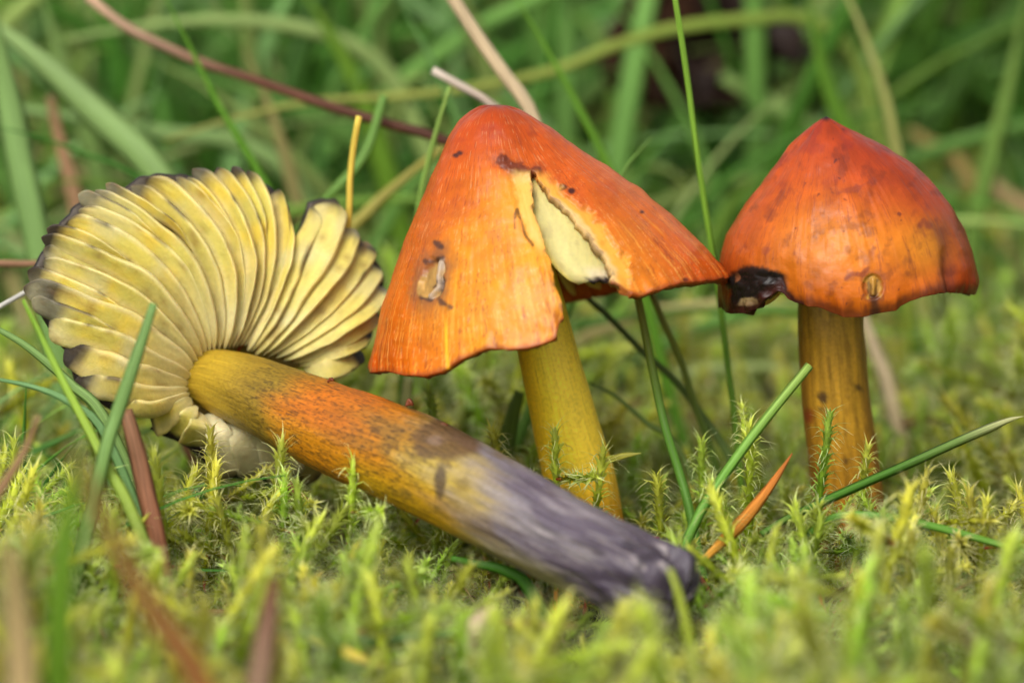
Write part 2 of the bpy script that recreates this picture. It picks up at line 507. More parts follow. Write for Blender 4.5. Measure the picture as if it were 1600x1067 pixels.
def under_gills(parent, cap, n, stem_r, colour, skip=None):
    """simple gill plates under a standing cap, from the stalk to the margin"""
    for k in range(n):
        f = 2 * np.pi * k / n + 0.03
        if skip and skip[0] < (f % (2 * np.pi)) < skip[1]: continue
        t1 = 0.95 * float(cap.tend(np.array(f)))
        tt = np.linspace(0.42, t1, 12)
        top = cap.pos(np.full(12, f), tt)
        ax = cap.ap + ((top - cap.ap) @ cap.ed)[:, None] * cap.ed
        rad = top - ax; rl = np.linalg.norm(rad, axis=1, keepdims=True); rad /= rl
        top = top - rad * 0.0013
        dep = (0.0048 * np.sin(np.linspace(0.35, np.pi * 0.93, 12)))[:, None]
        bot = top + cap.ed * dep - rad * dep * 0.55
        side = np.cross(rad, cap.ed) * 0.00022
        v = np.stack([top + side, bot + side * 0.4, bot - side * 0.4, top - side], 1)
        c = np.broadcast_to(colour, v.shape)
        uv = np.zeros((12, 4, 2)); uv[..., 1] = np.linspace(0, 2, 12)[:, None]
        link('gill', mesh_from('gill', v, grid_faces(12, 4, True), c, uv, [M_GILL]), parent)

BLACK = lin((28, 22, 20))
# ---------- middle mushroom: torn, conical
m2 = empty('mushroom', P(912, 790, 0.0), 'upright conical orange mushroom with a torn slit baring cream flesh', 'mushroom', 'mushrooms in the moss')
cap2 = Cap((778, 164), 0.0, (82, 342), -0.10,
           [(752, 168), (728, 182), (708, 205), (690, 242), (672, 282), (652, 328), (632, 378), (615, 425), (600, 475), (588, 530), (579, 582)],
           [(800, 167), (828, 178), (862, 200), (900, 228), (950, 262), (1000, 297), (1045, 333), (1085, 370), (1115, 402), (1137, 432)],
           [(579, 582), (600, 579), (630, 586), (665, 587), (690, 580), (715, 563), (740, 551), (763, 544), (800, 546), (830, 542), (868, 530), (875, 500), (960, 438), (978, 452), (1002, 461), (1030, 452), (1065, 441), (1100, 438), (1137, 434)])
slitL = np.array([(826, 262), (829, 290), (836, 330), (846, 365), (858, 405), (868, 440), (876, 470), (880, 495), (878, 515), (872, 535), (870, 600)], float)
slitR = np.array([(830, 262), (845, 284), (866, 302), (886, 322), (905, 342), (922, 362), (934, 382), (946, 396), (953, 412), (960, 436), (964, 600)], float)
slitL[:, 0] += 3 * np.sin(np.arange(len(slitL)) * 2.1); slitR[:, 0] += 2 * np.sin(np.arange(len(slitR)) * 2.7)
# ragged, densified edges
def ragged(e, amp, seed):
    yy = np.linspace(e[0, 1], e[-1, 1], 120)
    xx = np.interp(yy, e[:, 1], e[:, 0]) + amp * (fbm(yy * 0.11, 0, 0, seed, 3) - 0.5) * 2 * sstep(262, 300, yy)
    return np.stack([xx, yy], -1)
slitL = ragged(slitL, 4.0, 31); slitR = ragged(slitR, 6.0, 32)

def pig2(F, T, fr, px, py, front):
    c = np.zeros(px.shape + (3,))
    w0 = np.zeros(px.shape)
    for x, y, r, col in ((780, 175, 45, (182, 70, 28)), (740, 205, 60, (212, 88, 26)), (850, 215, 60, (215, 95, 36)), (900, 255, 60, (222, 106, 42)), (960, 300, 70, (226, 114, 46)),
                         (1030, 345, 70, (232, 120, 44)), (1095, 405, 60, (230, 104, 34)), (700, 290, 50, (220, 98, 22)), (650, 380, 50, (228, 108, 18)), (610, 480, 45, (226, 104, 14)), (595, 560, 45, (222, 92, 12)),
                         (760, 310, 50, (236, 140, 30)), (740, 390, 60, (248, 166, 42)), (800, 430, 60, (244, 164, 36)), (845, 470, 50, (246, 168, 42)), (790, 500, 55, (250, 176, 44)), (700, 500, 60, (248, 162, 36)), (660, 555, 50, (242, 134, 24)), (830, 530, 45, (240, 132, 22)),
                         (970, 390, 45, (238, 150, 52)), (1010, 440, 40, (240, 146, 38)), (790, 280, 40, (226, 116, 28))):
        w = np.exp(-((px - x) ** 2 + (py - y) ** 2) / (2 * (r * 0.75) ** 2)) + 1e-9
        c += w[..., None] * lin(col); w0 += w
    c /= w0[..., None]
    c = mixc(c, lin((214, 96, 28)), (1 - front) * 0.8)
    c = c * np.array([0.66, 0.57, 0.30])
    u = F * 6.0
    st = fbm(u * 3.2, T * 2.2, 0, 21, 4) - 0.5
    st2 = vn(u * 14, T * 5, 0, 24) - 0.5
    sk = 0.15 + 0.85 * sstep(0.1, 0.5, fr)
    mot = fbm(px * 0.045, py * 0.045, np.sin(F) * 3, 27, 5) - 0.5
    c = c * (1 + 0.13 * st * sk + 0.03 * st2 * sk + 0.55 * mot)[..., None]
    c = mixc(c, lin((150, 52, 34)), sstep(0.06, 0.28, fbm(px * 0.022, py * 0.03, np.sin(F) * 3, 28, 5) - 0.5) * 0.4 * sstep(0.85, 0.4, fr))
    # silky yellow fibres low on the cap
    c = mixc(c, lin((255, 205, 95)), front * sstep(0.62, 0.8, vn(u * 18, T * 7, 0, 26)) * sstep(0.5, 0.9, fr) * 0.2)
    # red-brown freckles
    fk = fbm(u * 26, T * 34, 0, 33, 2) * 0.6 + 0.4 * fbm(u * 3, T * 5, 0, 34)
    c = mixc(c, lin((120, 45, 25)), sstep(0.60, 0.72, fk) * 0.5)
    c = mixc(c, lin((255, 214, 150)), front * sstep(0.80, 0.92, vn(u * 46, T * 26, 0, 37)) * 0.15)
    c = mixc(c, lin((150, 56, 30)), sstep(0.62, 0.8, fbm(px * 0.035, py * 0.05, F, 35)) * sstep(0.75, 0.2, fr) * 0.5)
    # crown
    c = mixc(c, lin((120, 40, 26)), sstep(0.12, 0.0, fr) * (0.5 + 0.8 * fbm(px * 0.12, py * 0.12, 0, 36)))
    # blackened patch above the slit
    wob = 12 * (fbm(px * 0.08, py * 0.08, 0, 41) - 0.5) * 2
    d = polydist(px, py, [(786, 250), (800, 262), (815, 264), (838, 266)]) + wob
    c = mixc(c, lin((52, 24, 20)), front * sstep(11, 4, d))
    c = mixc(c, lin((140, 62, 30)), front * sstep(22, 8, d) * 0.5)
    for (x, y, r) in ((880, 292, 6), (893, 298, 6), (720, 240, 5), (714, 244, 4), (1072, 437, 5), (1005, 330, 3)):
        c = mixc(c, lin((70, 32, 26)), front * sstep(r + 3, r - 2, np.hypot(px - x, (py - y) * 1.3) + wob * 0.25))
    # pale torn flesh beside the slit
    dl = np.interp(py, slitL[:, 1], slitL[:, 0]) - px
    dr = px - np.interp(py, slitR[:, 1], slitR[:, 0])
    ny = fbm(px * 0.05, py * 0.05, 0, 43)
    wl = sstep(34, 12, dl + 26 * (ny - 0.5)) * (dl > -3) * sstep(262, 276, py) * sstep(405, 370, py)
    c = mixc(c, lin((214, 178, 104)), front * wl * 0.85)
    wl2 = sstep(95, 25, dl) * (dl > -3) * sstep(262, 290, py) * sstep(450, 330, py)
    c = mixc(c, lin((232, 162, 46)), front * wl2 * 0.5)
    wr = sstep(34, 16, dr + 30 * (ny - 0.5)) * (dr > -3) * sstep(262, 284, py) * sstep(475, 450, py)
    c = mixc(c, lin((226, 162, 62)), front * wr * 0.8)
    wr2 = sstep(13, 5, dr + 16 * (ny - 0.5)) * (dr > -3) * sstep(285, 320, py)
    c = mixc(c, lin((206, 172, 112)), front * wr2 * 0.9)
    edge = np.minimum(np.where(dl > -4, np.abs(dl), 99), np.where(dr > -4, np.abs(dr), 99))
    c = mixc(c, lin((104, 78, 58)), front * 0.6 * sstep(4.0, 0.5, edge + 7 * (vn(px * 0.2, py * 0.2, 0, 44) - 0.5)) * sstep(262, 285, py) * sstep(545, 520, py) * (0.25 + 0.7 * sstep(0.4, 0.6, vn(py * 0.09, dl * 0.02, 0, 45))))
    # hooked tooth of skin left of the slit
    d = polydist(px, py, [(805, 356), (805, 335), (808, 326), (813, 342), (820, 366), (832, 382)])
    c = mixc(c, lin((96, 60, 30)), front * sstep(3.5, 1.2, d) * 0.85)
    c = mixc(c, lin((225, 140, 60)), front * sstep(7, 3, polydist(px, py, [(809, 345), (813, 375)])) * 0.8)
    # slug wound
    e = np.hypot((px - 674 + (py - 437) * 0.15) / 21, (py - 437) / 38) + (fbm(px * 0.07, py * 0.07, 0, 46) - 0.5) * 1.0
    c = mixc(c, lin((112, 74, 48)), front * sstep(2.1, 0.9, e) * 0.75)
    c = mixc(c, lin((168, 128, 66)) * (0.45 + 1.1 * fbm(px * 0.16, py * 0.05, 0, 47))[..., None], front * sstep(1.0, 0.7, e))
    c = mixc(c, lin((168, 150, 132)), front * sstep(8, 1, polydist(px, py, [(688, 408), (683, 430), (685, 448), (672, 464)]) + wob * 0.5) * 0.8)
    for pl in ([(664, 408), (678, 405), (688, 402)], [(690, 428), (692, 446), (684, 462), (690, 472), (706, 480)], [(660, 466), (674, 470)], [(674, 446), (680, 442)], [(680, 380), (690, 384)]):
        c = mixc(c, lin((58, 38, 34)), front * sstep(6, 1, polydist(px, py, pl) + wob * 0.45) * 0.85)
    # dark, frayed margin
    rag = sstep(0.985 - 0.012 * vn(u * 9, 0, 0, 48), 1.0, fr)
    c = mixc(c, lin((130, 52, 20)), rag * 0.8)
    c = mixc(c, lin((255, 190, 40)), front * sstep(4, 1, np.abs(px - 697 - (py - 520) * 0.03)) * sstep(490, 520, py) * 0.6)
    return c

def dsp2(F, T, fr, px, py, front):
    u = F * 6
    d = 0.0006 * (fbm(px * 0.012, py * 0.012, np.sin(F) * 2, 51, 3) - 0.5) + 0.00010 * (fbm(u * 5, T * 3, 0, 52, 3) - 0.5) * sstep(0.1, 0.5, fr) + 0.00022 * (fbm(px * 0.05, py * 0.05, np.sin(F) * 3, 50, 3) - 0.5)
    e = np.hypot((px - 674 + (py - 437) * 0.15) / 20, (py - 437) / 36)
    d -= front * 0.0005 * sstep(1.05, 0.75, e + 0.3 * (vn(px * 0.1, py * 0.1, 0, 53) - 0.5))
    d += front * 0.0006 * sstep(7, 1, polydist(px, py, [(686, 410), (682, 430), (684, 448), (672, 462)]))
    d += front * 0.0004 * sstep(12, 3, polydist(px, py, [(788, 252), (800, 262), (815, 264), (838, 266)])) * (vn(px * 0.15, py * 0.15, 0, 54))
    dr = px - np.interp(py, slitR[:, 1], slitR[:, 0])
    ny = fbm(px * 0.05, py * 0.05, 0, 43)
    d -= front * 0.0004 * sstep(30, 22, dr + 30 * (ny - 0.5)) * (dr > -5) * sstep(275, 300, py)
    dl = np.interp(py, slitL[:, 1], slitL[:, 0]) - px
    d -= front * 0.0003 * sstep(32, 22, dl + 26 * (ny - 0.5)) * (dl > -5) * sstep(268, 285, py) * sstep(405, 380, py)
    d += 0.0005 * (vn(u * 3, 0, 0, 55) - 0.5) * sstep(0.9, 1, fr)
    return d

tq = np.linspace(0.1, 0.6, 400)
top_fr = float(tq[np.argmin(np.abs(proj(cap2.pos(np.full(400, 1.45), tq * cap2.tend(np.full(400, 1.45))))[1] - 272))])
build_cap(m2, cap2, pig2, dsp2, (slitL, slitR, top_fr))

# cream gill plate seen through the slit, set just inside the cap
fs, ts = np.meshgrid(np.linspace(0.5, 2.6, 160), np.linspace(0.2, 1.1, 160), indexing='ij')
sp = cap2.pos(fs, ts).reshape(-1, 3); spx, spy = proj(sp)
def cap_depth(px, py):
    out = np.zeros(px.shape)
    for i in np.ndindex(px.shape):
        k = np.argpartition((spx - px[i]) ** 2 + (spy - py[i]) ** 2, 4)[:4]
        out[i] = sp[k, 1].mean()
    return out
pl_y = np.array([266, 285, 310, 340, 370, 395, 415, 428, 436, 441.0])
pl_l = np.array([818, 820, 826, 832, 842, 852, 866, 878, 890, 903.0])
pl_r = np.array([834, 858, 888, 920, 946, 958, 968, 972, 972, 962.0])
rowsN, colsN = 44, 30
yy = np.linspace(266, 441, rowsN); aa = np.linspace(0, 1, colsN)
XL = np.interp(yy, pl_y, pl_l); XR = np.interp(yy, pl_y, pl_r)
gxp = XL[:, None] * (1 - aa) + XR[:, None] * aa
gyp = np.repeat(yy[:, None], colsN, 1) + (aa[None, :] * 3 * np.sin(aa * 19)[None, :]) * sstep(425, 441, yy)[:, None]
dy = cap_depth(gxp, gyp)
for _ in range(3):
    dy[1:-1, 1:-1] = (dy[1:-1, 1:-1] + dy[:-2, 1:-1] + dy[2:, 1:-1] + dy[1:-1, :-2] + dy[1:-1, 2:]) / 5
vv = P(gxp, gyp, dy + 0.0024 + 0.0016 * (1 - np.sin(np.pi * np.clip(aa * 0.8 + 0.15, 0, 1)))[None, :])
cc = np.broadcast_to(lin((196, 184, 118)), vv.shape).copy()
cc = mixc(cc, lin((248, 210, 120)), sstep(320, 275, gyp) * 0.6)
cc = mixc(cc, lin((246, 218, 96)), sstep(0.12, 0.0, aa)[None, :] * np.ones_like(gyp) * 0.8)
cc = mixc(cc, lin((214, 196, 168)), sstep(412, 434, gyp) * sstep(0.3, 0.5, aa)[None, :] * 0.7)
cc = mixc(cc, lin((48, 34, 36)), sstep(4.0, 1.0, 441 - gyp - 4 * vn(gxp * 0.12, 0, 0, 60)) * sstep(0.2, 0.34, aa)[None, :])
cc = cc * (0.86 + 0.28 * fbm(aa[None, :] * 9 + gyp * 0.004, gyp * 0.012, 0, 62, 4))[..., None]
cc = mixc(cc, lin((150, 130, 90)), sstep(0.76, 0.9, vn(gxp * 0.1, gyp * 0.06, 0, 61)) * 0.3)
o = link('flesh_plate', mesh_from('flesh_plate', vv, grid_faces(rowsN, colsN), cc, np.stack([gxp, gyp], -1) / 140, [M_FLESH]), m2)
o['label'] = 'cream gill face bared inside the slit'
so = o.modifiers.new('thickness', 'SOLIDIFY'); so.thickness = 0.0007; so.offset = 0
under_gills(m2, cap2, 36, 0.003, lin((214, 178, 90)), (1.0, 2.0))

def stem2col(S, TH, v):
    px, py = proj(v)
    c = np.zeros(v.shape) + lin((246, 214, 52))
    c = mixc(c, lin((206, 150, 20)), sstep(0.35, 0.0, S) * 0)
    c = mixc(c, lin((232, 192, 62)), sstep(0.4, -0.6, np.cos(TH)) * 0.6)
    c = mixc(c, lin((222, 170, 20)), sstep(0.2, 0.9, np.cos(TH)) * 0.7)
    st = fbm(TH * 14 + 3 * vn(S * 3, TH, 0, 72), S * 5, 0, 71)
    c = c * (1.06 + 0.24 * st)[..., None]
    c = mixc(c, lin((226, 150, 22)), sstep(0.40, 0.18, S) * 0.8)
    c = mixc(c, lin((120, 80, 20)), sstep(0.72, 0.84, vn(TH * 26, S * 40, 0, 73)) * 0.12)
    return c
sp2 = catmull([P(940, 930, 0.0005), P(912, 775, 0), P(893, 700, 0.0), P(872, 615, 0), P(856, 550, 0), P(838, 470, 0), P(820, 390, 0), P(805, 310, 0)], 120)
rr2 = np.interp(np.linspace(0, 1, 120), [0, 0.12, 0.3, 0.55, 0.75, 1], np.array([56, 54, 56, 48, 42, 34])) / PXM
link('stem', tube_mesh('stem', sp2, rr2, stem2col, M_STEM, rough=0.05, seed=3), m2)

# ---------- mushroom with the whole, bell-shaped cap
m3 = empty('mushroom', P(1324, 790, 0.002), 'upright mushroom with an untorn red-orange bell cap and a black nibbled patch', 'mushroom', 'mushrooms in the moss')
Y3 = 0.004
cap3 = Cap((1291, 182), Y3, (36, 280), -0.13,
           [(1280, 188), (1262, 202), (1240, 224), (1215, 258), (1190, 292), (1165, 326), (1145, 360), (1132, 392), (1126, 425), (1126, 455), (1131, 484)],
           [(1303, 188), (1328, 202), (1356, 216), (1392, 234), (1430, 262), (1464, 296), (1492, 332), (1514, 372), (1527, 408), (1531, 436), (1524, 459)],
           [(1131, 484), (1145, 490), (1162, 490), (1180, 483), (1196, 466), (1210, 455), (1219, 458), (1226, 470), (1240, 475), (1262, 478), (1285, 482), (1302, 492), (1330, 496), (1355, 494), (1376, 488), (1400, 484), (1420, 473), (1445, 462), (1470, 457), (1500, 460), (1524, 459)], kf=0.95)

def pig3(F, T, fr, px, py, front):
    c = np.zeros(px.shape + (3,)); w0 = np.zeros(px.shape)
    for x, y, r, col in ((1291, 190, 30, (172, 56, 30)), (1265, 230, 45, (208, 84, 40)), (1330, 245, 50, (186, 62, 36)), (1400, 255, 50, (174, 56, 34)), (1215, 300, 50, (212, 88, 34)), (1290, 300, 55, (222, 104, 42)), (1370, 310, 50, (214, 96, 40)),
                         (1165, 360, 45, (206, 88, 28)), (1140, 430, 40, (170, 70, 20)), (1250, 360, 50, (236, 140, 40)), (1310, 380, 55, (246, 156, 40)), (1400, 375, 45, (240, 142, 40)), (1450, 392, 35, (250, 172, 56)), (1450, 320, 40, (184, 66, 32)), (1500, 370, 30, (156, 46, 26)), (1520, 430, 30, (160, 48, 20)),
                         (1280, 440, 50, (228, 116, 28)), (1340, 445, 45, (236, 128, 26)), (1410, 440, 45, (232, 116, 26)), (1470, 430, 35, (214, 96, 26)), (1300, 480, 30, (216, 96, 20)), (1180, 395, 40, (204, 110, 48)), (1230, 420, 35, (218, 120, 44))):
        w = np.exp(-((px - x) ** 2 + (py - y) ** 2) / (2 * (r * 0.75) ** 2)) + 1e-9
        c += w[..., None] * lin(col); w0 += w
    c /= w0[..., None]
    c = mixc(c, lin((198, 80, 30)), (1 - front) * 0.8)
    c = c * np.array([0.62, 0.58, 0.36])
    u = F * 6.0
    sk = 0.1 + 0.9 * sstep(0.15, 0.6, fr)
    mot = fbm(px * 0.04, py * 0.04, np.sin(F) * 3, 78, 5) - 0.5
    c = c * (1 + 0.22 * sk * (fbm(u * 2.5, T * 2.0, 0, 81) - 0.5) + 0.08 * sk * (vn(u * 12, T * 5, 0, 82) - 0.5) + 0.6 * mot)[..., None]
    c = mixc(c, lin((124, 38, 34)), sstep(0.50, 0.72, fbm(px * 0.028, py * 0.035, F, 83, 5)) * sstep(0.7, 0.2, fr) * 0.5)
    # dark flecks lying along the fibres
    fk = fbm(u * 24, T * 26, 0, 84, 2) * 0.55 + 0.45 * fbm(u * 2.5, T * 4, 0, 85)
    c = mixc(c, lin((104, 40, 36)), sstep(0.58, 0.70, fk) * 0.35)
    c = mixc(c, lin((80, 34, 34)), sstep(0.80, 0.93, fbm(px * 0.10 + py * 0.05, py * 0.10 - px * 0.06, np.sin(F) * 4, 79, 2)) * 0.8)
    c = mixc(c, lin((70, 30, 28)), front * sstep(0.56, 0.78, fbm(px * 0.05 + py * 0.02 + 7, py * 0.05 - px * 0.02, np.sin(F) * 3, 77, 5)) * 0.4)
    wob = 10 * (fbm(px * 0.08, py * 0.08, 0, 86) - 0.5) * 2
    for pl in ([(1310, 302), (1345, 290), (1365, 282)], [(1330, 340), (1326, 345)], [(1360, 395), (1366, 388)], [(1200, 390), (1196, 398)], [(1438, 352), (1442, 344), (1452, 356)]):
        c = mixc(c, lin((110, 46, 38)), front * sstep(6, 1, polydist(px, py, pl) + wob * 0.6) * 0.5)
    c = mixc(c, lin((36, 22, 22)), sstep(0.05, 0.01, fr + 0.03 * (vn(px * 0.1, py * 0.1, 0, 87) - 0.5)))
    # blackened margin on the nibbled lobe
    e = polydist(px, py, [(1146, 440), (1165, 432), (1190, 428), (1207, 434), (1212, 452)]) + wob * 0.7
    blk = np.maximum(sstep(17, 9, e), sstep(421, 431, py + wob * 0.5) * sstep(1138, 1146, px + wob * 0.3) * sstep(1232, 1216, px))
    c = mixc(c, lin((26, 20, 17)), front * blk)
    e = np.hypot((px - 1166) / 20, (py - 472) / 10) + (fbm(px * 0.08, py * 0.14, 0, 88) - 0.5) * 0.9
    c = mixc(c, lin((158, 134, 92)), front * sstep(1.0, 0.6, e))
    e = np.hypot((px - 1152) / 6, (py - 434) / 9) + (fbm(px * 0.1, py * 0.1, 0, 89) - 0.5)
    c = mixc(c, lin((130, 80, 50)), front * sstep(1, 0.5, e) * 0.7)
    # dark edge by the bite, sulcus and stripe
    c = mixc(c, lin((44, 24, 22)), front * sstep(7, 2, polydist(px, py, [(1215, 436), (1222, 456), (1236, 472), (1250, 477)]) + wob * 0.3))
    c = mixc(c, lin((60, 24, 18)), sstep(0.93, 0.985, fr + 0.02 * (vn(u * 5, 0, 0, 90) - 0.5)) * 0.75)
    e = np.hypot((px - 1364) / 15, (py - 446) / 22) + (fbm(px * 0.09, py * 0.09, 0, 91) - 0.5) * 1.0
    c = mixc(c, lin((104, 52, 28)), front * sstep(1.5, 0.9, e) * 0.6)
    c = mixc(c, lin((170, 124, 48)) * (0.6 + 0.8 * fbm(px * 0.12, py * 0.05, 0, 92))[..., None], front * sstep(1.0, 0.7, e))
    for pl in ([(1358, 436), (1360, 462)], [(1371, 438), (1370, 456)]):
        c = mixc(c, lin((74, 50, 24)), front * sstep(4, 1, polydist(px, py, pl) + wob * 0.5) * 0.7)
    c = mixc(c, lin((50, 30, 22)), front * sstep(12, 3, polydist(px, py, [(1366, 468), (1368, 492)]) + wob * 0.3) * 0.85)
    c = mixc(c, lin((90, 34, 24)), front * 0.7 * sstep(16, 2, polydist(px, py, [(1470, 360), (1482, 395), (1488, 425), (1482, 452)]) + wob * 0.4) * 0.75)
    c = mixc(c, lin((110, 40, 30)), front * sstep(5, 1, polydist(px, py, [(1322, 436), (1332, 428), (1346, 430), (1356, 420)]) + wob * 0.3) * 0.6)
    return c

def dsp3(F, T, fr, px, py, front):
    u = F * 6
    d = 0.0009 * (fbm(px * 0.011, py * 0.011, np.sin(F) * 2, 95, 3) - 0.5) + 0.0001 * (fbm(u * 4, T * 4, 0, 96, 3) - 0.5) * sstep(0.1, 0.5, fr) + 0.0002 * (fbm(px * 0.05, py * 0.05, np.sin(F) * 3, 94, 3) - 0.5)
    d -= front * 0.0009 * np.exp(-((px - 1485 - (py - 420) * 0.1) / 12) ** 2) * sstep(330, 440, py)
    d -= front * 0.0008 * np.exp(-((px - 1225) / 22) ** 2) * sstep(380, 450, py)
    e = np.hypot((px - 1364) / 17, (py - 448) / 21)
    d -= front * 0.0004 * sstep(1.0, 0.8, e)
    d += front * 0.0003 * sstep(6, 1, polydist(px, py, [(1365, 436), (1365, 460)]))
    blk = sstep(421, 433, py) * sstep(1138, 1148, px) * sstep(1225, 1214, px)
    d += front * blk * (0.0006 * (fbm(px * 0.09, py * 0.09, 0, 97, 4) - 0.8))
    d += 0.0006 * (vn(u * 2.5, 0, 0, 98) - 0.5) * sstep(0.88, 1, fr)
    return d
build_cap(m3, cap3, pig3, dsp3)
under_gills(m3, cap3, 36, 0.004, lin((190, 150, 70)))

def stem3col(S, TH, v):
    px, py = proj(v)
    fr = sstep(-0.1, 0.1, -np.sin(TH))
    c = np.zeros(v.shape) + lin((196, 146, 38))
    c = mixc(c, lin((196, 150, 46)), sstep(0.5, 0.8, S) * 0.7)
    c = mixc(c, lin((170, 108, 20)), sstep(0.5, 0.15, S) * 0.8)
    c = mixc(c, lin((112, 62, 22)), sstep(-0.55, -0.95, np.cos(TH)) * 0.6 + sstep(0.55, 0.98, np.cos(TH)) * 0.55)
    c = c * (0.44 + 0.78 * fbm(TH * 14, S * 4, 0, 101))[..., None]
    wob = 8 * (fbm(px * 0.1, py * 0.1, 0, 103) - 0.5)
    c = mixc(c, lin((80, 48, 18)), sstep(0.7, 0.82, vn(TH * 22, S * 34, 0, 102)) * 0.3)
    for x, y, r in ((1285, 621, 8), (1341, 606, 6), (1281, 640, 3), (1322, 720, 5)):
        c = mixc(c, lin((52, 32, 22)), fr * sstep(r + 4, r - 3, np.hypot(px - x, py - y) + wob) * 0.85)
    c = mixc(c, lin((120, 40, 22)), fr * sstep(16, 5, np.hypot(px - 1262, py - 650) + wob) * 0.8)
    return c
sp3 = catmull([P(1336, 930, Y3), P(1324, 775, Y3), P(1315, 700, Y3), P(1306, 620, Y3), P(1300, 540, Y3), P(1298, 470, Y3), P(1296, 380, Y3), P(1293, 280, Y3)], 120)
rr3 = np.interp(np.linspace(0, 1, 120), [0, 0.3, 0.5, 0.7, 1], np.array([56, 56, 54, 52, 40])) / PXM
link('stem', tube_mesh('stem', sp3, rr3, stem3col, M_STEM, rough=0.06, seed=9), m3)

# ---------- fallen mushroom, gills to the viewer
m1 = empty('mushroom', P(478, 735, -0.008), 'fallen mushroom lying with its pale yellow gills exposed and greying stem', 'mushroom', 'mushrooms in the moss')
KEYS = [((400, 668), (450, 704), (496, 750)),
        ((374, 655), (418, 692), (458, 758)), ((345, 652), (378, 692), (408, 748)), ((320, 647), (338, 692), (356, 748)), ((310, 642), (306, 668), (300, 698)),
        ((303, 632), (290, 656), (272, 684)), ((299, 621), (272, 646), (236, 666)), ((297, 613), (235, 640), (178, 640)), ((296, 606), (205, 622), (116, 592)),
        ((297, 598), (198, 588), (104, 548)), ((302, 590), (185, 546), (66, 494)), ((305, 581), (190, 506), (44, 446)), ((311, 571), (200, 468), (56, 404)),
        ((318, 563), (215, 438), (72, 372)), ((323, 557), (235, 418), (88, 346)), ((328, 553), (258, 402), (112, 322)), ((335, 550), (290, 398), (152, 296)),
        ((342, 548), (318, 396), (192, 286)), ((350, 547), (346, 394), (222, 270)), ((357, 546), (366, 392), (262, 269)), ((363, 545), (385, 390), (302, 270)),
        ((369, 544), (405, 388), (343, 263)), ((375, 543), (422, 390), (384, 268)), ((381, 542), (440, 398), (424, 288)), ((386, 542), (447, 415), (446, 326)),
        ((391, 542), (450, 440), (488, 310)), ((398, 541), (478, 432), (532, 308)), ((408, 541), (505, 450), (556, 356)), ((418, 542), (520, 468), (575, 384)),
        ((430, 544), (535, 482), (602, 408)), ((442, 547), (545, 502), (600, 448)), ((456, 551), (550, 522), (592, 484)), ((466, 555), (550, 545), (584, 516)), ((474, 561), (530, 566), (572, 544))]
N1 = 22
def gdepth(x, y, s):
    """depth of the gill sheet: the fan leans back to one side, bowed towards the viewer in its middle"""
    base = 0.022 * (x - 325) / 280 * 0.32 + 0.007 * np.clip((560 - y) / 300, -0.6, 1)
    return base - 0.0034 * np.sin(np.pi * np.clip(s, 0, 1) ** 0.8) + 0.0015
KEYS = [((x0, y0 + (16 if i > 25 else 8 if i > 23 else 0)), m_, t_) for i, ((x0, y0), m_, t_) in enumerate(KEYS)]
def keypath(k):
    (x0, y0), (x1, y1), (x2, y2) = k
    s = np.linspace(0, 1, N1)
    q = np.array([(x0, y0), (x1, y1), (x2, y2)], float)
    # quadratic through the three points
    b0 = (1 - s) * (1 - 2 * s); b1 = 4 * s * (1 - s); b2 = s * (2 * s - 1)
    return b0[:, None] * q[0] + b1[:, None] * q[1] + b2[:, None] * q[2]
paths = []; kinds = []
for i, k in enumerate(KEYS):
    jr = np.random.default_rng(300 + i)
    js = np.linspace(0, 1, N1)
    jit = jr.normal(0, 3.0, 2)[None, :] * np.sin(np.pi * js)[:, None] + jr.normal(0, 4.5, 2)[None, :] * (js ** 3)[:, None]
    paths.append(keypath(k) + jit * (0 if i == 0 else 1)); kinds.append((i, 1.0))
    short = i in (10, 11, 12, 13, 15, 16, 19, 21)
    if short and i + 1 < len(KEYS):
        q = 0.5 * (keypath(k) + keypath(KEYS[i + 1])); paths.append(q); kinds.append((i + 0.5, 0.0))
sv = np.linspace(0, 1, N1)
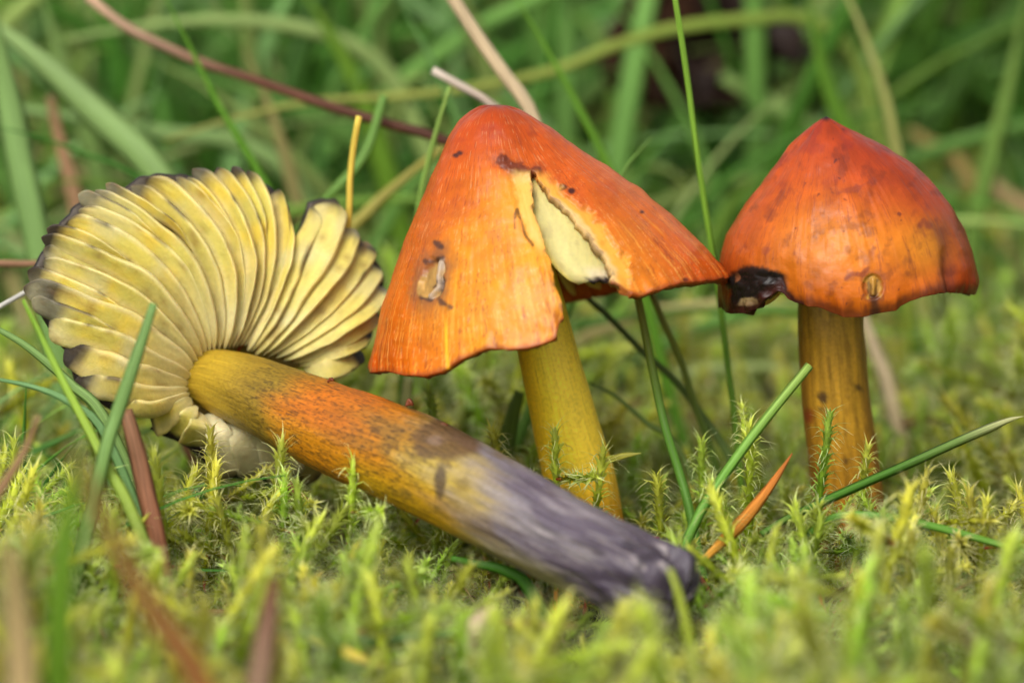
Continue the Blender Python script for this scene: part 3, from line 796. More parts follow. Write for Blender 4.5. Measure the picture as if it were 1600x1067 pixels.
for gi, (q, (ki, full)) in enumerate(zip(paths, kinds)):
    rs = np.random.default_rng(100 + gi)
    i0, i1 = int(math.ceil(ki)) - 1, int(math.floor(ki)) + 1        # the full gills on either side
    if ki in (0, 1, 25): i0 = None
    if ki in (0, 24, 33): i1 = None
    nxt = keypath(KEYS[i1]) if i1 is not None else 2 * q - keypath(KEYS[i0 if i0 is not None else 1])
    prv = keypath(KEYS[i0]) if i0 is not None else 2 * q - nxt
    pshort = any(k2 == (ki - 0.5) for k2, f2 in kinds); nshort = any(k2 == (ki + 0.5) for k2, f2 in kinds)
    s0 = 0.0 if full else rs.uniform(0.38, 0.55)
    s1 = 1.035 - rs.uniform(0.0, 0.075) if ki > 6 else 1.0
    u = np.linspace(s0, s1, N1)
    c = np.stack([np.interp(u, sv, q[:, 0]), np.interp(u, sv, q[:, 1])], -1) + np.maximum(u - 1, 0)[:, None] * (q[-1] - q[-3]) * (N1 - 1) / 2
    pr = np.stack([np.interp(u, sv, prv[:, 0]), np.interp(u, sv, prv[:, 1])], -1)
    nx = np.stack([np.interp(u, sv, nxt[:, 0]), np.interp(u, sv, nxt[:, 1])], -1)
    tg = np.gradient(c, axis=0); tg /= np.linalg.norm(tg, axis=1, keepdims=True)
    sd2 = np.stack([-tg[:, 1], tg[:, 0]], -1)          # clockwise side on the picture (y down)
    wl = np.abs(((c - pr) * sd2).sum(1)); wr = np.abs(((nx - c) * sd2).sum(1))
    if full:
        wl = wl * (1 - 0.38 * sstep(0.45, 0.7, u) * pshort); wr = wr * (1 - 0.38 * sstep(0.45, 0.7, u) * nshort)
    lim = 34
    if ki == 26: lim = 42
    kw = rs.uniform(0.85, 1.25)
    wl = np.clip(wl * 1.0, 4, lim if ki != 25 else 16); wr = np.clip(wr * 0.68 * kw, 4, lim if ki != 24 else 14)
    if ki == 24: wr = wr * (1 - 0.8 * sstep(0.7, 0.95, u))
    if ki == 25: wl = wl * (1 - 0.8 * sstep(0.6, 0.9, u))
    e1 = np.clip((1 - np.linspace(0, 1, N1)) / rs.uniform(0.03, 0.09), 0, 1); e0 = np.clip(np.linspace(0, 1, N1) / 0.10, 0, 1)
    endt = np.sqrt(np.clip(1 - (1 - e1) ** 2, 0, 1)) * np.sqrt(np.clip(1 - (1 - e0) ** 2, 0.0, 1))
    if not full: endt *= sstep(0, 0.5, np.linspace(0, 1, N1)) * 0.85 + 0.15 * endt
    endt = np.maximum(endt, 0.10)
    wl *= endt; wr *= endt
    wob = 6.5 * (fbm(u * 4.5, gi * 7.7, 0, 120) - 0.5) * 2 * sstep(0.05, 0.3, u)
    a = np.array([-1, -0.75, -0.45, -0.1, 0.25, 0.55, 0.8, 0.95, 1.0, 0.6, 0.0, -0.6])
    pro = np.array([-0.1, 0.3, 0.55, 0.72, 0.85, 0.95, 1.0, 0.85, 0.35, -0.6, -0.8, -0.6])
    lat = np.where(a < 0, a * 1.0, a)
    off = np.where(a[None, :] < 0, a[None, :] * wl[:, None], a[None, :] * wr[:, None]) + wob[:, None]
    X = c[:, None, 0] + off * sd2[:, None, 0]; Yp = c[:, None, 1] + off * sd2[:, None, 1]
    hgt = (0.0007 + 0.0020 * rs.random()) * (0.35 + 0.65 * np.sin(np.pi * np.clip(u, 0.02, 0.98)) ** 0.7)
    if ki < 4: hgt = hgt * 0.6
    if not full: hgt = hgt * 0.8
    dep = gdepth(c[:, 0], c[:, 1], u)[:, None] - hgt[:, None] * pro[None, :] * np.clip(endt, 0.3, 1)[:, None] + (0.0022 if ki == 0 else 0)
    if 7 <= ki <= 9.5: dep = dep - 0.001 * np.sin(np.pi * u)[:, None]
    v = P(X, Yp, dep)
    # pigment: yellow faces, paler edge and pale towards the stalk, black tips
    nz = fbm(X * 0.03, Yp * 0.03, 0, 130)
    col = np.zeros(v.shape) + lin((214, 198, 96)) * (0.68 + 0.30 * rs.random())
    col = mixc(col, lin((220, 186, 52)), sstep(0.45, 0.7, nz) * 0.5 * sstep(0.15, 0.5, u)[:, None])
    col = mixc(col, lin((216, 202, 146)), sstep(0.55, 0.05, u)[:, None] * np.ones_like(X) * 0.75)
    col = mixc(col, lin((220, 208, 158)), ((a > 0.7) & (a <= 1.0))[None, :] * np.ones_like(X) * 0.35)
    col = mixc(col, lin((222, 204, 150)), (a < -0.4)[None, :] * np.ones_like(X) * 0.45)
    if ki < 4: col = mixc(col, lin((196, 184, 146)), np.ones_like(X) * 0.8)
    if ki == 0: col = mixc(col, lin((150, 130, 50)), np.ones_like(X) * 0.8)
    if 25 <= ki <= 33: col = mixc(col, lin((206, 192, 104)), np.ones_like(X) * 0.55)
    if 6 <= ki <= 9.6: col = mixc(col, lin((176, 146, 84)), np.ones_like(X) * 0.35 * sstep(0.2, 0.6, u)[:, None])
    tip0 = 0.952
    if ki in (8, 9, 10.5, 11, 9.5): tip0 = 0.86
    if ki in (32, 33): tip0 = 0.82
    if ki == 17: tip0 = 0.93
    if ki < 6: tip0 = 0.97
    tipw = sstep(tip0 - 0.035, tip0 + 0.02, u[:, None] + 0.05 * (fbm(X * 0.06, Yp * 0.06, 0, 131) - 0.5))
    col = mixc(col, lin((96, 78, 62)), sstep(tip0 - 0.09, tip0, u[:, None] + 0 * X) * 0.45)
    col = mixc(col, lin((34, 28, 32)), tipw * 0.94)
    col = mixc(col, lin((92, 66, 34)), sstep(0.74, 0.86, vn(X * 0.09, Yp * 0.09, gi, 132)) * 0.15)
    streak = fbm(off * 0.35, u[:, None] * 3.0, gi * 1.7, 134, 3)
    col = col * (0.72 + 0.54 * streak)[..., None]
    col = mixc(col, lin((206, 198, 156)), sstep(0.5, 0.75, fbm(X * 0.02, Yp * 0.02, 3.3, 135)) * 0.4)
    col = mixc(col, lin((120, 84, 40)), sstep(0.68, 0.8, fbm(X * 0.07, Yp * 0.07, gi * 2.0, 136, 3)) * 0.5)
    col = mixc(col, lin((40, 28, 20)), ((a > 0.75) & (a < 1.01))[None, :] * sstep(0.66, 0.76, vn(u * 14, gi * 3.1, 0, 133))[:, None] * sstep(0.35, 0.7, u)[:, None] * 0.75)
    F = grid_faces(N1, 12, True).tolist() + [list(range(11, -1, -1)), [(N1 - 1) * 12 + t for t in range(12)]]
    uv = np.stack([off / 140, np.broadcast_to(u[:, None] * 2.2, off.shape)], -1)
    o = link('gill', mesh_from('gill', v, F, col, uv, [M_GILL]), m1)
    sb = o.modifiers.new('smooth', 'SUBSURF'); sb.levels = 1; sb.render_levels = 1

# outer skin of the fallen cap, behind the gills; its inside is pale
M_LINING = bpy.data.materials.new('gill_lining'); M_LINING.use_nodes = True
_nt = M_LINING.node_tree
_at = nd(_nt, 'ShaderNodeAttribute', attribute_name='Col'); _sp = nd(_nt, 'ShaderNodeSeparateColor')
_mr = nd(_nt, 'ShaderNodeMapRange'); _mr.inputs['From Max'].default_value = 0.3
_mx = nd(_nt, 'ShaderNodeMix', data_type='RGBA')
_mx.inputs[6].default_value = (*lin((40, 32, 32)), 1); _mx.inputs[7].default_value = (*lin((176, 150, 74)), 1)
_nt.links.new(_at.outputs['Color'], _sp.inputs[0]); _nt.links.new(_sp.outputs[0], _mr.inputs[0]); _nt.links.new(_mr.outputs[0], _mx.inputs[0])
_nt.links.new(_mx.outputs[2], _nt.nodes['Principled BSDF'].inputs['Base Color'])
M_LINING.node_tree.nodes['Principled BSDF'].inputs['Roughness'].default_value = 0.6
SHELL_OFF = 1
def shell(keys, name='cap'):
    ss = np.linspace(0, 1.0, 30)
    kp = np.array([keypath(k) for k in keys])
    # resample around the fan
    idx = np.linspace(0, len(keys) - 1, len(keys) * 6)
    g = np.zeros((len(idx), 30, 2))
    for a_ in range(2):
        for j in range(30):
            colv = np.array([np.interp(ss[j], sv, kp[i, :, a_]) for i in range(len(keys))])
            g[:, j, a_] = np.interp(idx, np.arange(len(keys)), colv)
    ctr = np.array([332, 590.0])
    g = ctr + (g - ctr) * (0.35 * (1 - ss) + ss * 0.975)[None, :, None] + (1 + 0 * ss)[None, :, None] * 0
    rag = 1 + 0.05 * (fbm(idx * 1.6, 0, 0, 141, 3) - 0.5)
    g = ctr + (g - ctr) * rag[:, None, None]
    back = 0.0010 + 0.0042 * np.sin(np.pi * (0.25 + 0.75 * ss)) ** 0.8 + 0.004 * (1 - ss) + 0.0004
    dep = gdepth(g[..., 0], g[..., 1], ss[None, :]) + back[None, :]
    v = P(g[..., 0], g[..., 1], dep)
    c = np.zeros(v.shape) + lin((206, 92, 30))
    c = mixc(c, lin((40, 30, 30)), sstep(0.80, 0.93, ss[None, :] + 0.1 * (fbm(g[..., 0] * 0.03, g[..., 1] * 0.03, 0, 142) - 0.5)))
    c = c * (0.8 + 0.4 * fbm(idx[:, None] * 1.5, ss[None, :] * 3, 0, 143))[..., None]
    uv = np.stack(np.broadcast_arrays(idx[:, None] * 0.2, ss[None, :] * 3), -1)
    o = link(name, mesh_from(name, v, grid_faces(len(idx), 30), c, uv, [M_CAP, M_LINING]), m1)
    so = o.modifiers.new('thickness', 'SOLIDIFY'); so.thickness = 0.0006; so.offset = SHELL_OFF; so.material_offset = 1
    o['label'] = 'blackened outer skin of the upturned cap'
shell(KEYS[1:7]); shell(KEYS[7:25]); shell(KEYS[25:34])

C1 = [(318, 588, 0.0022, 44), (345, 595, 0.0006, 50), (400, 616, -0.004, 59), (478, 651, -0.010, 67), (570, 690, -0.0165, 74), (660, 728, -0.0225, 77), (760, 780, -0.029, 74), (857, 834, -0.035, 71), (940, 872, -0.0395, 68), (1008, 912, -0.043, 72), (1062, 940, -0.046, 71)]
pc = catmull([P(x, y, d) for x, y, d, w in C1], 400)
rad = np.array([w * float(dscale(d)) for x, y, d, w in C1])
kp_s = np.linalg.norm(np.diff(np.array([P(x, y, d) for x, y, d, w in C1]), axis=0), axis=1); kp_s = np.concatenate([[0], np.cumsum(kp_s)]); kp_s /= kp_s[-1]
r1 = np.interp(np.linspace(0, 1, 400), kp_s, rad)
es = np.linspace(0, 1, 400)
r1 = r1 * np.where(es > 0.975, np.sqrt(np.clip(1 - ((es - 0.975) / 0.0275) ** 2, 0.05, 1)), 1)
def stem1col(S, TH, v):
    px, py = proj(v)
    fr = sstep(-0.3, 0.0, -np.sin(TH))
    top = np.cos(TH)                         # +1 at the side that shows below, -1 above
    ups = ((v - pc[:, None, :]) @ UP) / r1[:, None]
    c = np.zeros(v.shape) + lin((172, 142, 40))
    n1 = fbm(np.cos(TH) * 2 + 4, np.sin(TH) * 2, S * 9, 151)
    n2 = fbm(TH * 14, S * 9, 0, 152)
    def band(a, b, wdt=0.03):
        q = S + 0.05 * (n1 - 0.5) * 2
        return sstep(a - wdt, a + wdt, q) * sstep(b + wdt, b - wdt, q)
    c = mixc(c, lin((132, 106, 30)), band(0.12, 0.27, 0.06))
    c = mixc(c, lin((182, 116, 14)), band(0.26, 0.62, 0.04))
    c = mixc(c, lin((184, 100, 14)), band(0.25, 0.42, 0.06) * sstep(-0.3, 0.5, ups + (n1 - 0.5)))
    c = mixc(c, lin((186, 158, 44)), band(0.5, 0.7, 0.05) * sstep(-0.6, 0.3, ups))
    c = mixc(c, lin((176, 134, 14)), band(0.4, 0.72, 0.05) * sstep(0.1, -0.5, ups))
    c = mixc(c, lin((118, 109, 113)), sstep(0.50, 0.74, S + 0.16 * (n1 - 0.5) * 2 + 0.09 * ups + 0.10 * (n2 - 0.5)))
    c = mixc(c, lin((150, 140, 90)), sstep(0.6, 0.7, S) * sstep(0.92, 0.8, S) * sstep(-0.15, -0.75, ups + 0.6 * (n1 - 0.5)) * 0.8)
    c = mixc(c, lin((84, 73, 86)), sstep(0.46, 0.60, fbm(np.cos(TH) * 3.2 + 9, np.sin(TH) * 3.2, S * 7, 153)) * sstep(0.62, 0.72, S) * 0.85)
    c = mixc(c, lin((62, 52, 66)), sstep(0.80, 0.95, S + 0.08 * (n1 - 0.5)) * 0.85)
    c = mixc(c, lin((190, 178, 174)), sstep(0.55, 0.68, fbm(np.cos(TH) * 3 + 2, np.sin(TH) * 3, S * 14, 154)) * sstep(0.9, 0.97, S) * 0.7)
    c = mixc(c, lin((104, 82, 36)), sstep(0.48, 0.66, fbm(np.cos(TH) * 2.5 + 1, np.sin(TH) * 2.5, S * 16, 164, 5)) * sstep(0.30, 0.45, S) * sstep(0.80, 0.62, S) * 0.6)
    c = mixc(c, lin((40, 32, 38)), sstep(0.52, 0.66, fbm(TH * 3, S * 22, 0, 167, 5)) * sstep(0.78, 0.92, S) * 0.7)
    c = mixc(c, lin((150, 141, 138)), sstep(0.56, 0.7, fbm(TH * 9, S * 14, 0, 168, 4)) * sstep(0.62, 0.74, S) * sstep(0.97, 0.88, S) * 0.4)
    # dark brown bruise across the top, small slit mark
    e = np.hypot((px - 690) / 84, (py - 688) / 44) + (fbm(px * 0.03, py * 0.03, 0, 155, 5) - 0.5) * 1.5
    c = mixc(c, lin((92, 66, 40)), fr * sstep(1.05, 0.4, e) * 0.9)
    e = np.hypot((px - 680) / 22, (py - 688) / 12) + (fbm(px * 0.06, py * 0.06, 0, 156) - 0.5) * 0.8
    c = mixc(c, lin((134, 112, 100)), fr * sstep(1.0, 0.3, e) * 0.45)
    e = np.hypot((px - 688) / 10, (py - 752) / 28) + (fbm(px * 0.08, py * 0.08, 0, 157) - 0.5) * 0.6
    c = mixc(c, lin((74, 58, 46)), fr * sstep(1.2, 0.6, e) * 0.85)
    # fibrils and speckles
    c = c * (0.74 + 0.56 * n2)[..., None]
    spk = sstep(0.58, 0.72, fbm(TH * 30, S * 90, 0, 158, 2)) * (sstep(0.06, 0.16, S) * sstep(0.68, 0.55, S))
    c = mixc(c, lin((62, 46, 22)), spk * 0.45)
    spk = sstep(0.66, 0.78, vn(TH * 46, S * 150, 0, 159)) * (sstep(0.1, 0.2, S) * sstep(0.62, 0.5, S))
    c = mixc(c, lin((48, 34, 20)), spk * 0.55)
    c = mixc(c, lin((60, 52, 50)), sstep(0.6, 0.72, fbm(TH * 12, S * 9, 0, 160, 4)) * sstep(0.6, 0.7, S) * 0.35)
    return c
def stem1disp(S, TH):
    d = 0.00035 * (fbm(np.cos(TH) * 2, np.sin(TH) * 2, S * 10, 161) - 0.5) + 0.00015 * (fbm(TH * 5, S * 12, 0, 162) - 0.5)
    d = d + 0.0022 * (fbm(np.cos(TH) * 2.2, np.sin(TH) * 2.2, S * 8, 163) - 0.5) * sstep(0.8, 0.96, S)
    d = d + 0.0007 * (fbm(TH * 4, S * 14, 0, 165, 4) - 0.5) * sstep(0.55, 0.8, S)
    d = d - 0.0012 * sstep(0.5, 0.75, fbm(TH * 2.5, S * 9, 0, 166, 3)) * sstep(0.88, 0.97, S)
    return d
link('stem', tube_mesh('stem', pc, r1, stem1col, M_STEM, nseg=220, seed=4, dispfn=stem1disp), m1)
# curled flakes of skin on the stalk's upper edge
for (x, y, d, w, h) in ((638, 628, -0.019, 10, 14), (690, 662, -0.0235, 16, 9), (515, 590, -0.0125, 8, 7)):
    b0 = P(x, y + 6, d)
    q = np.array([b0 + RT * (a_ - 0.5) * w / PXM + UP * (h * (1 - (2 * a_ - 1) ** 2) * 0.8 * t_ / PXM) - FW * 0.0004 * t_ * (a_ - 0.3) for t_ in np.linspace(0, 1, 5) for a_ in np.linspace(0, 1, 6)])
    o = link('skin_flake', mesh_from('skin_flake', q, grid_faces(5, 6), np.broadcast_to(lin((110, 52, 22)), q.shape), np.zeros((30, 2)), [M_STEM]), m1)
    so = o.modifiers.new('thickness', 'SOLIDIFY'); so.thickness = 0.0003

# ------------------------------------------------------------------ moss
def moss_shoot(seed, h, nleaf_mm=7.0, lean=0.25, branches=2, red=0.55):
    """a squarrose moss shoot: reddish stem, pale recurved leaves, starry tip; metres, base at the origin"""
    r = np.random.default_rng(seed)
    LV, LF, LC = [], [], []
    SV, SF, SC = [], [], []
    def axis(p0, dirv, length, curve, rad0, redness, leaf_len):
        n = 10
        pts = [np.array(p0, float)]; d = np.array(dirv, float); d /= np.linalg.norm(d)
        for i in range(n - 1):
            d = d + curve * (length / n) * 60 * np.array([r.normal(0, .25), r.normal(0, .25), 0.5]) * 0.35
            d /= np.linalg.norm(d)
            pts.append(pts[-1] + d * length / (n - 1))
        pts = np.array(pts)
        t = np.gradient(pts, axis=0); t /= np.linalg.norm(t, axis=1, keepdims=True)
        ref = np.array([0.3, 0.95, 0.1])
        a = np.cross(t, ref); a /= np.linalg.norm(a, axis=1, keepdims=True); b = np.cross(t, a)
        s = np.linspace(0, 1, n)
        ths = np.linspace(0, 2 * np.pi, 5, endpoint=False)
        rd = rad0 * (1 - 0.6 * s)
        v = pts[:, None, :] + rd[:, None, None] * (np.cos(ths)[None, :, None] * a[:, None, :] + np.sin(ths)[None, :, None] * b[:, None, :])
        off = sum(len(x) for x in SV)
        SV.append(v.reshape(-1, 3)); SF.extend((grid_faces(n, 5, True) + off).tolist())
        cr = lin((206, 98, 40)); cg = lin((160, 176, 54)); cb = lin((140, 60, 26))
        k = sstep(redness - 0.25, redness + 0.15, s)[:, None]
        c = (cr * (1 - k) + cg * k); k0 = sstep(0.25, 0, s)[:, None]; c = c * (1 - k0) + cb * k0
        SC.append(np.repeat(c, 5, 0))
        nl = int(length * 1000 * nleaf_mm)
        ang = r.uniform(0, 6.28)
        base = lin((174, 196, 46)); young = lin((212, 224, 88)); old = lin((120, 108, 30)); pale = lin((240, 240, 190))
        st = np.array([0, 0.32, 0.55, 0.78, 1.0])
        for i in range(nl):
            u = 0.05 + 0.95 * (i + 0.5) / nl
            ang += 2.39996
            f = u * (n - 1); k = min(int(f), n - 2); w = f - k
            p = pts[k] * (1 - w) + pts[k + 1] * w
            tt = t[k] * (1 - w) + t[k + 1] * w; aa_ = a[k]; bb = b[k]
            an = ang + r.normal(0, 0.25)
            out = math.cos(an) * aa_ + math.sin(an) * bb
            sd_ = np.cross(tt, out)
            if u < redness - 0.05 and r.random() < 0.5: continue
            tipz = u > 0.93
            L = leaf_len * r.uniform(0.75, 1.2) * (0.55 + 0.45 * float(sstep(0.05, 0.45, u))) * (0.75 if tipz else 1)
            W = 0.00028 * r.uniform(0.8, 1.2) * (0.7 if tipz else 1) * (0.65 + 0.35 * float(sstep(0.1, 0.5, u)))
            bend = r.uniform(1.2, 3.1) if not tipz else r.uniform(0.3, 1.4)
            angs = 0.12 + (bend - 0.12) * sstep(0.22, 0.8, st)
            q = [p + out * rad0 * 0.8]
            for m_ in range(1, 5):
                dl = (st[m_] - st[m_ - 1]) * L
                am = 0.5 * (angs[m_] + angs[m_ - 1])
                q.append(q[-1] + dl * (math.cos(am) * tt + math.sin(am) * out))
            sk = r.normal(0, 0.38)
            q = np.array(q) + (st ** 2 * sk * L)[:, None] * sd_
            ww = np.array([0.9, 1.0, 0.36, 0.14, 0.04]) * W
            nrm = (np.cos(angs)[:, None] * out - np.sin(angs)[:, None] * tt)
            v = np.stack([q - ww[:, None] * sd_ - nrm * (ww * 0.6)[:, None], q, q + ww[:, None] * sd_ - nrm * (ww * 0.6)[:, None]], 1)
            off = sum(len(x) for x in LV)
            LV.append(v.reshape(-1, 3)); LF.extend((grid_faces(5, 3) + off).tolist())
            k1, k2 = float(sstep(0.05, 0.5, u)), float(sstep(0.6, 1.0, u))
            c0 = (old * (1 - k1) + base * k1) * (1 - k2) + young * k2
            c0 = c0 * r.uniform(0.75, 1.2)
            pk = np.array([0.05, 0.0, 0.2, 0.6, 0.9])[:, None] * (0.5 + 0.5 * k1)  # whitish hair tips, their pale colour also painting in the leaf sheen
            LC.append(np.repeat(c0 * (1 - pk) + pale * pk, 3, 0))
        return pts, t
    az = r.uniform(0, 6.28)
    pts, t = axis((0, 0, 0), (lean * math.cos(az), lean * math.sin(az), 1), h, 1.0, 0.00032, red, 0.0031)
    for _ in range(branches):
        k = r.integers(3, 8); an = r.uniform(0, 6.28)
        axis(pts[k], (math.cos(an), math.sin(an), r.uniform(0.1, 0.7)), h * r.uniform(0.25, 0.45), 0.8, 0.00018, 0.2, 0.0022)
    return (np.vstack(LV), LF, np.vstack(LC)), (np.vstack(SV), SF, np.vstack(SC))

proto = bpy.data.collections.new('moss_kinds')
NV = 10
for i in range(NV):
    (lv, lf, lc), (sv_, sf, sc) = moss_shoot(500 + i, 0.0175 + 0.0006 * i, lean=0.15 + 0.06 * i, branches=[1, 2, 3, 0, 2][i % 5], red=[0.45, 0.6, 0.3, 0.7, 0.5][i % 5])
    n0 = len(lv)
    me = mesh_from('moss_kind', np.vstack([lv, sv_]), lf + [[a + n0 for a in f] for f in sf], np.vstack([lc, sc]), None, [M_MOSS, M_MOSS_STEM])
    mi = np.zeros(len(me.polygons), np.int32); mi[len(lf):] = 1
    me.polygons.foreach_set('material_index', mi)
    ob = bpy.data.objects.new('moss_kind_%02d' % i, me)
    proto.objects.link(ob)

def stem_clear(x, y):
    """how high the moss may stand under the fallen mushroom"""
    lim = np.full(x.shape, 0.03)
    for k in range(0, 400, 8):
        d = np.hypot(x - pc[k, 0], y - pc[k, 1])
        lim = np.minimum(lim, np.where(d < r1[k] * 0.95, pc[k, 2] - r1[k] * 0.85, 0.03))
    return lim

mp_, mr_, ms_, mv_ = [], [], [], []
def scatter(x0, x1, y0, y1, sp, hs, tilt, seed):
    r = np.random.default_rng(seed)
    nx, ny = int((x1 - x0) / sp), int((y1 - y0) / sp)
    X, Y = np.meshgrid(np.linspace(x0, x1, nx), np.linspace(y0, y1, ny))
    X = X + r.uniform(-.6, .6, X.shape) * sp; Y = Y + r.uniform(-.6, .6, Y.shape) * sp
    X, Y = X.ravel(), Y.ravel()
    z = gz(X, Y) - 0.001
    hum = 0.55 + 0.85 * vn(X * 60, Y * 60, 0, 171)
    s = r.uniform(hs[0], hs[1], X.shape) * hum
    lim = stem_clear(X, Y)
    s = np.minimum(s, np.clip((lim - z) / 0.020, 0.12, 5))
    # trodden low in front of the upright stalks and the fallen cap, so that they show
    s = np.where((Y > -0.012) & (Y < 0.02), np.minimum(s, 0.85), s)
    # tops stay about where the photograph shows them against the things behind
    tip = np.stack([X, Y, z + 0.0215 * s], -1)
    tpx, tpy = proj(tip)
    cx_ = [-400, 0, 200, 305, 360, 430, 520, 580, 650, 720, 800, 880, 960, 1030, 1090, 1112, 1160, 1300, 1500, 1700, 2000]
    cy_ = [690, 690, 690, 690, 705, 745, 762, 790, 815, 852, 890, 930, 958, 985, 965, 800, 740, 735, 735, 735, 735]
    row = np.interp(tpx, cx_, cy_) - np.abs(r.normal(0, 14, X.shape)) + 4 + 26 * ((tpx > 430) & (tpx < 1130)) + 52 * ((tpx > 840) & (tpx < 1150))
    zt = P(tpx, row, Y)[:, 2]
    smax = np.clip((zt - z) / 0.0225, 0.15, 5)
    s = np.where((Y < -0.006) & (tpy < row), np.minimum(s, smax), s)
    # bare hollows right round the standing stalks
    for cx, cy, rr_ in ((float(sp2[10, 0]), 0.0, 0.0045), (float(sp3[10, 0]), Y3, 0.0045)):
        s = np.where(np.hypot(X - cx, Y - cy) < rr_, 0.0, s)
    k = s > 0.1
    X, Y, z, s = X[k], Y[k], z[k], s[k]
    mp_.append(np.stack([X, Y, z], -1)); ms_.append(s); mv_.append(r.integers(0, NV, X.shape))
    mr_.append(np.stack([r.normal(0, tilt, X.shape), r.normal(0, tilt, X.shape), r.uniform(0, 6.28, X.shape)], -1))
scatter(-0.10, 0.10, -0.145, 0.06, 0.0042, (0.65, 1.3), 0.2, 1)
scatter(-0.13, 0.13, 0.06, 0.17, 0.0042, (0.6, 1.1), 0.25, 2)
scatter(-0.20, 0.20, 0.17, 0.36, 0.0065, (0.7, 1.2), 0.3, 3)
scatter(-0.10, 0.10, -0.145, 0.06, 0.0054, (0.4, 0.7), 0.7, 4)     # low, creeping shoots between
mp_, mr_, ms_, mv_ = np.vstack(mp_), np.vstack(mr_), np.concatenate(ms_), np.concatenate(mv_)
me = bpy.data.meshes.new('moss'); me.from_pydata(mp_.tolist(), [], [])
a = me.attributes.new('rot', 'FLOAT_VECTOR', 'POINT'); a.data.foreach_set('vector', mr_.ravel())
a = me.attributes.new('scl', 'FLOAT', 'POINT'); a.data.foreach_set('value', ms_)
a = me.attributes.new('var', 'INT', 'POINT'); a.data.foreach_set('value', mv_.astype(np.int32))
me.materials.append(M_MOSS)
moss = link('moss', me, None, 'carpet of pale yellow-green feathery moss covering the ground', 'moss', None, 'stuff')
ng = bpy.data.node_groups.new('moss_scatter', 'GeometryNodeTree')
ng.interface.new_socket('Geometry', in_out='INPUT', socket_type='NodeSocketGeometry')
ng.interface.new_socket('Geometry', in_out='OUTPUT', socket_type='NodeSocketGeometry')
gi_ = ng.nodes.new('NodeGroupInput'); go_ = ng.nodes.new('NodeGroupOutput')
ip = ng.nodes.new('GeometryNodeInstanceOnPoints'); ip.inputs['Pick Instance'].default_value = True
ci = ng.nodes.new('GeometryNodeCollectionInfo'); ci.inputs['Collection'].default_value = proto
ci.inputs['Separate Children'].default_value = True; ci.inputs['Reset Children'].default_value = True
def named(nm, ty):
    n = ng.nodes.new('GeometryNodeInputNamedAttribute'); n.data_type = ty; n.inputs['Name'].default_value = nm; return n
nr, ns, nv_ = named('rot', 'FLOAT_VECTOR'), named('scl', 'FLOAT'), named('var', 'INT')
er = ng.nodes.new('FunctionNodeEulerToRotation')
ng.links.new(gi_.outputs[0], ip.inputs['Points']); ng.links.new(ci.outputs[0], ip.inputs['Instance'])
ng.links.new(nv_.outputs[0], ip.inputs['Instance Index']); ng.links.new(nr.outputs[0], er.inputs[0])
ng.links.new(er.outputs[0], ip.inputs['Rotation']); ng.links.new(ns.outputs[0], ip.inputs['Scale'])
ng.links.new(ip.outputs[0], go_.inputs[0])
md = moss.modifiers.new('scatter', 'NODES'); md.node_group = ng

# single tall shoots that stand clear of the carpet
def hero(tip_px, tip_py, y, lean_px, seed, label, red=0.5, branches=1):
    tip = P(tip_px, tip_py, y); base = P(tip_px - lean_px, tip_py + 150, y)
    base[2] = float(gz(base[0], base[1])) - 0.001
    ax = tip - base; L = float(np.linalg.norm(ax))
    (lv, lf, lc), (sv_, sf, sc) = moss_shoot(seed, L, nleaf_mm=7.0, lean=0.04, branches=branches, red=red)
    q = Vector((0, 0, 1)).rotation_difference(Vector(ax / L)).to_matrix()
    R = np.array(q)
    root = empty('moss_shoot', base, label, 'moss shoot', 'tall moss shoots above the carpet')
    l_ = link('leaves', mesh_from('leaves', lv @ R.T, lf, lc, None, [M_MOSS]), None); l_.parent = root
    s_ = link('stalk', mesh_from('stalk', sv_ @ R.T, sf, sc, None, [M_MOSS_STEM]), None); s_.parent = root
    l_['kind'] = 'stuff'
HERO = [(325, 680, -0.012, 0, 'moss shoot standing before the folded lower gills of the fallen mushroom', 0.45),
        (552, 716, -0.022, 30, 'moss shoot with a long red stalk leaning against the fallen orange stem', 0.8),
        (872, 680, -0.008, 5, 'moss shoot standing in front of the yellow stem', 0.3),
        (928, 706, -0.009, 18, 'moss shoot beside the base of the yellow stem', 0.4),
        (1298, 652, -0.012, 52, 'slanting moss shoot overlapping the middle of the brown stem', 0.5),
        (1342, 700, -0.008, 30, 'short moss shoot at the foot of the brown stem', 0.35),
        (1445, 740, -0.022, 62, 'tall moss shoot with a pink stalk behind the thick rolled grass blade', 0.75),
        (1180, 660, -0.010, 10, 'moss shoot rising behind the cut grass blade', 0.3),
        (1100, 690, -0.004, -8, 'moss shoot at the foot of the dark green stalk', 0.35),
        (780, 668, -0.002, -60, 'drooping moss shoot between the fallen stem and the yellow stem', 0.3),
        (676, 618, 0.004, -30, 'pale moss shoot under the torn cap above the fallen stem', 0.25),
        (1040, 745, -0.012, -12, 'moss shoot near the tip of the small pale leaf', 0.4),
        (430, 745, -0.020, 6, 'moss shoot crossing the lowest gill fold', 0.45),
        (470, 765, -0.024, -4, 'moss shoot below the dry reddish scrap', 0.55),
        (25, 690, -0.012, -8, 'moss shoot beside the slanting yellow-green grass blade', 0.4),
        (1530, 790, -0.026, 12, 'moss shoot below the low curved grass blade', 0.5)]
for i, (x, y, d, ln, lb, rd) in enumerate(HERO):
    hero(x, y, d, ln, 900 + i, lb, rd, 1 if i % 3 else 2)

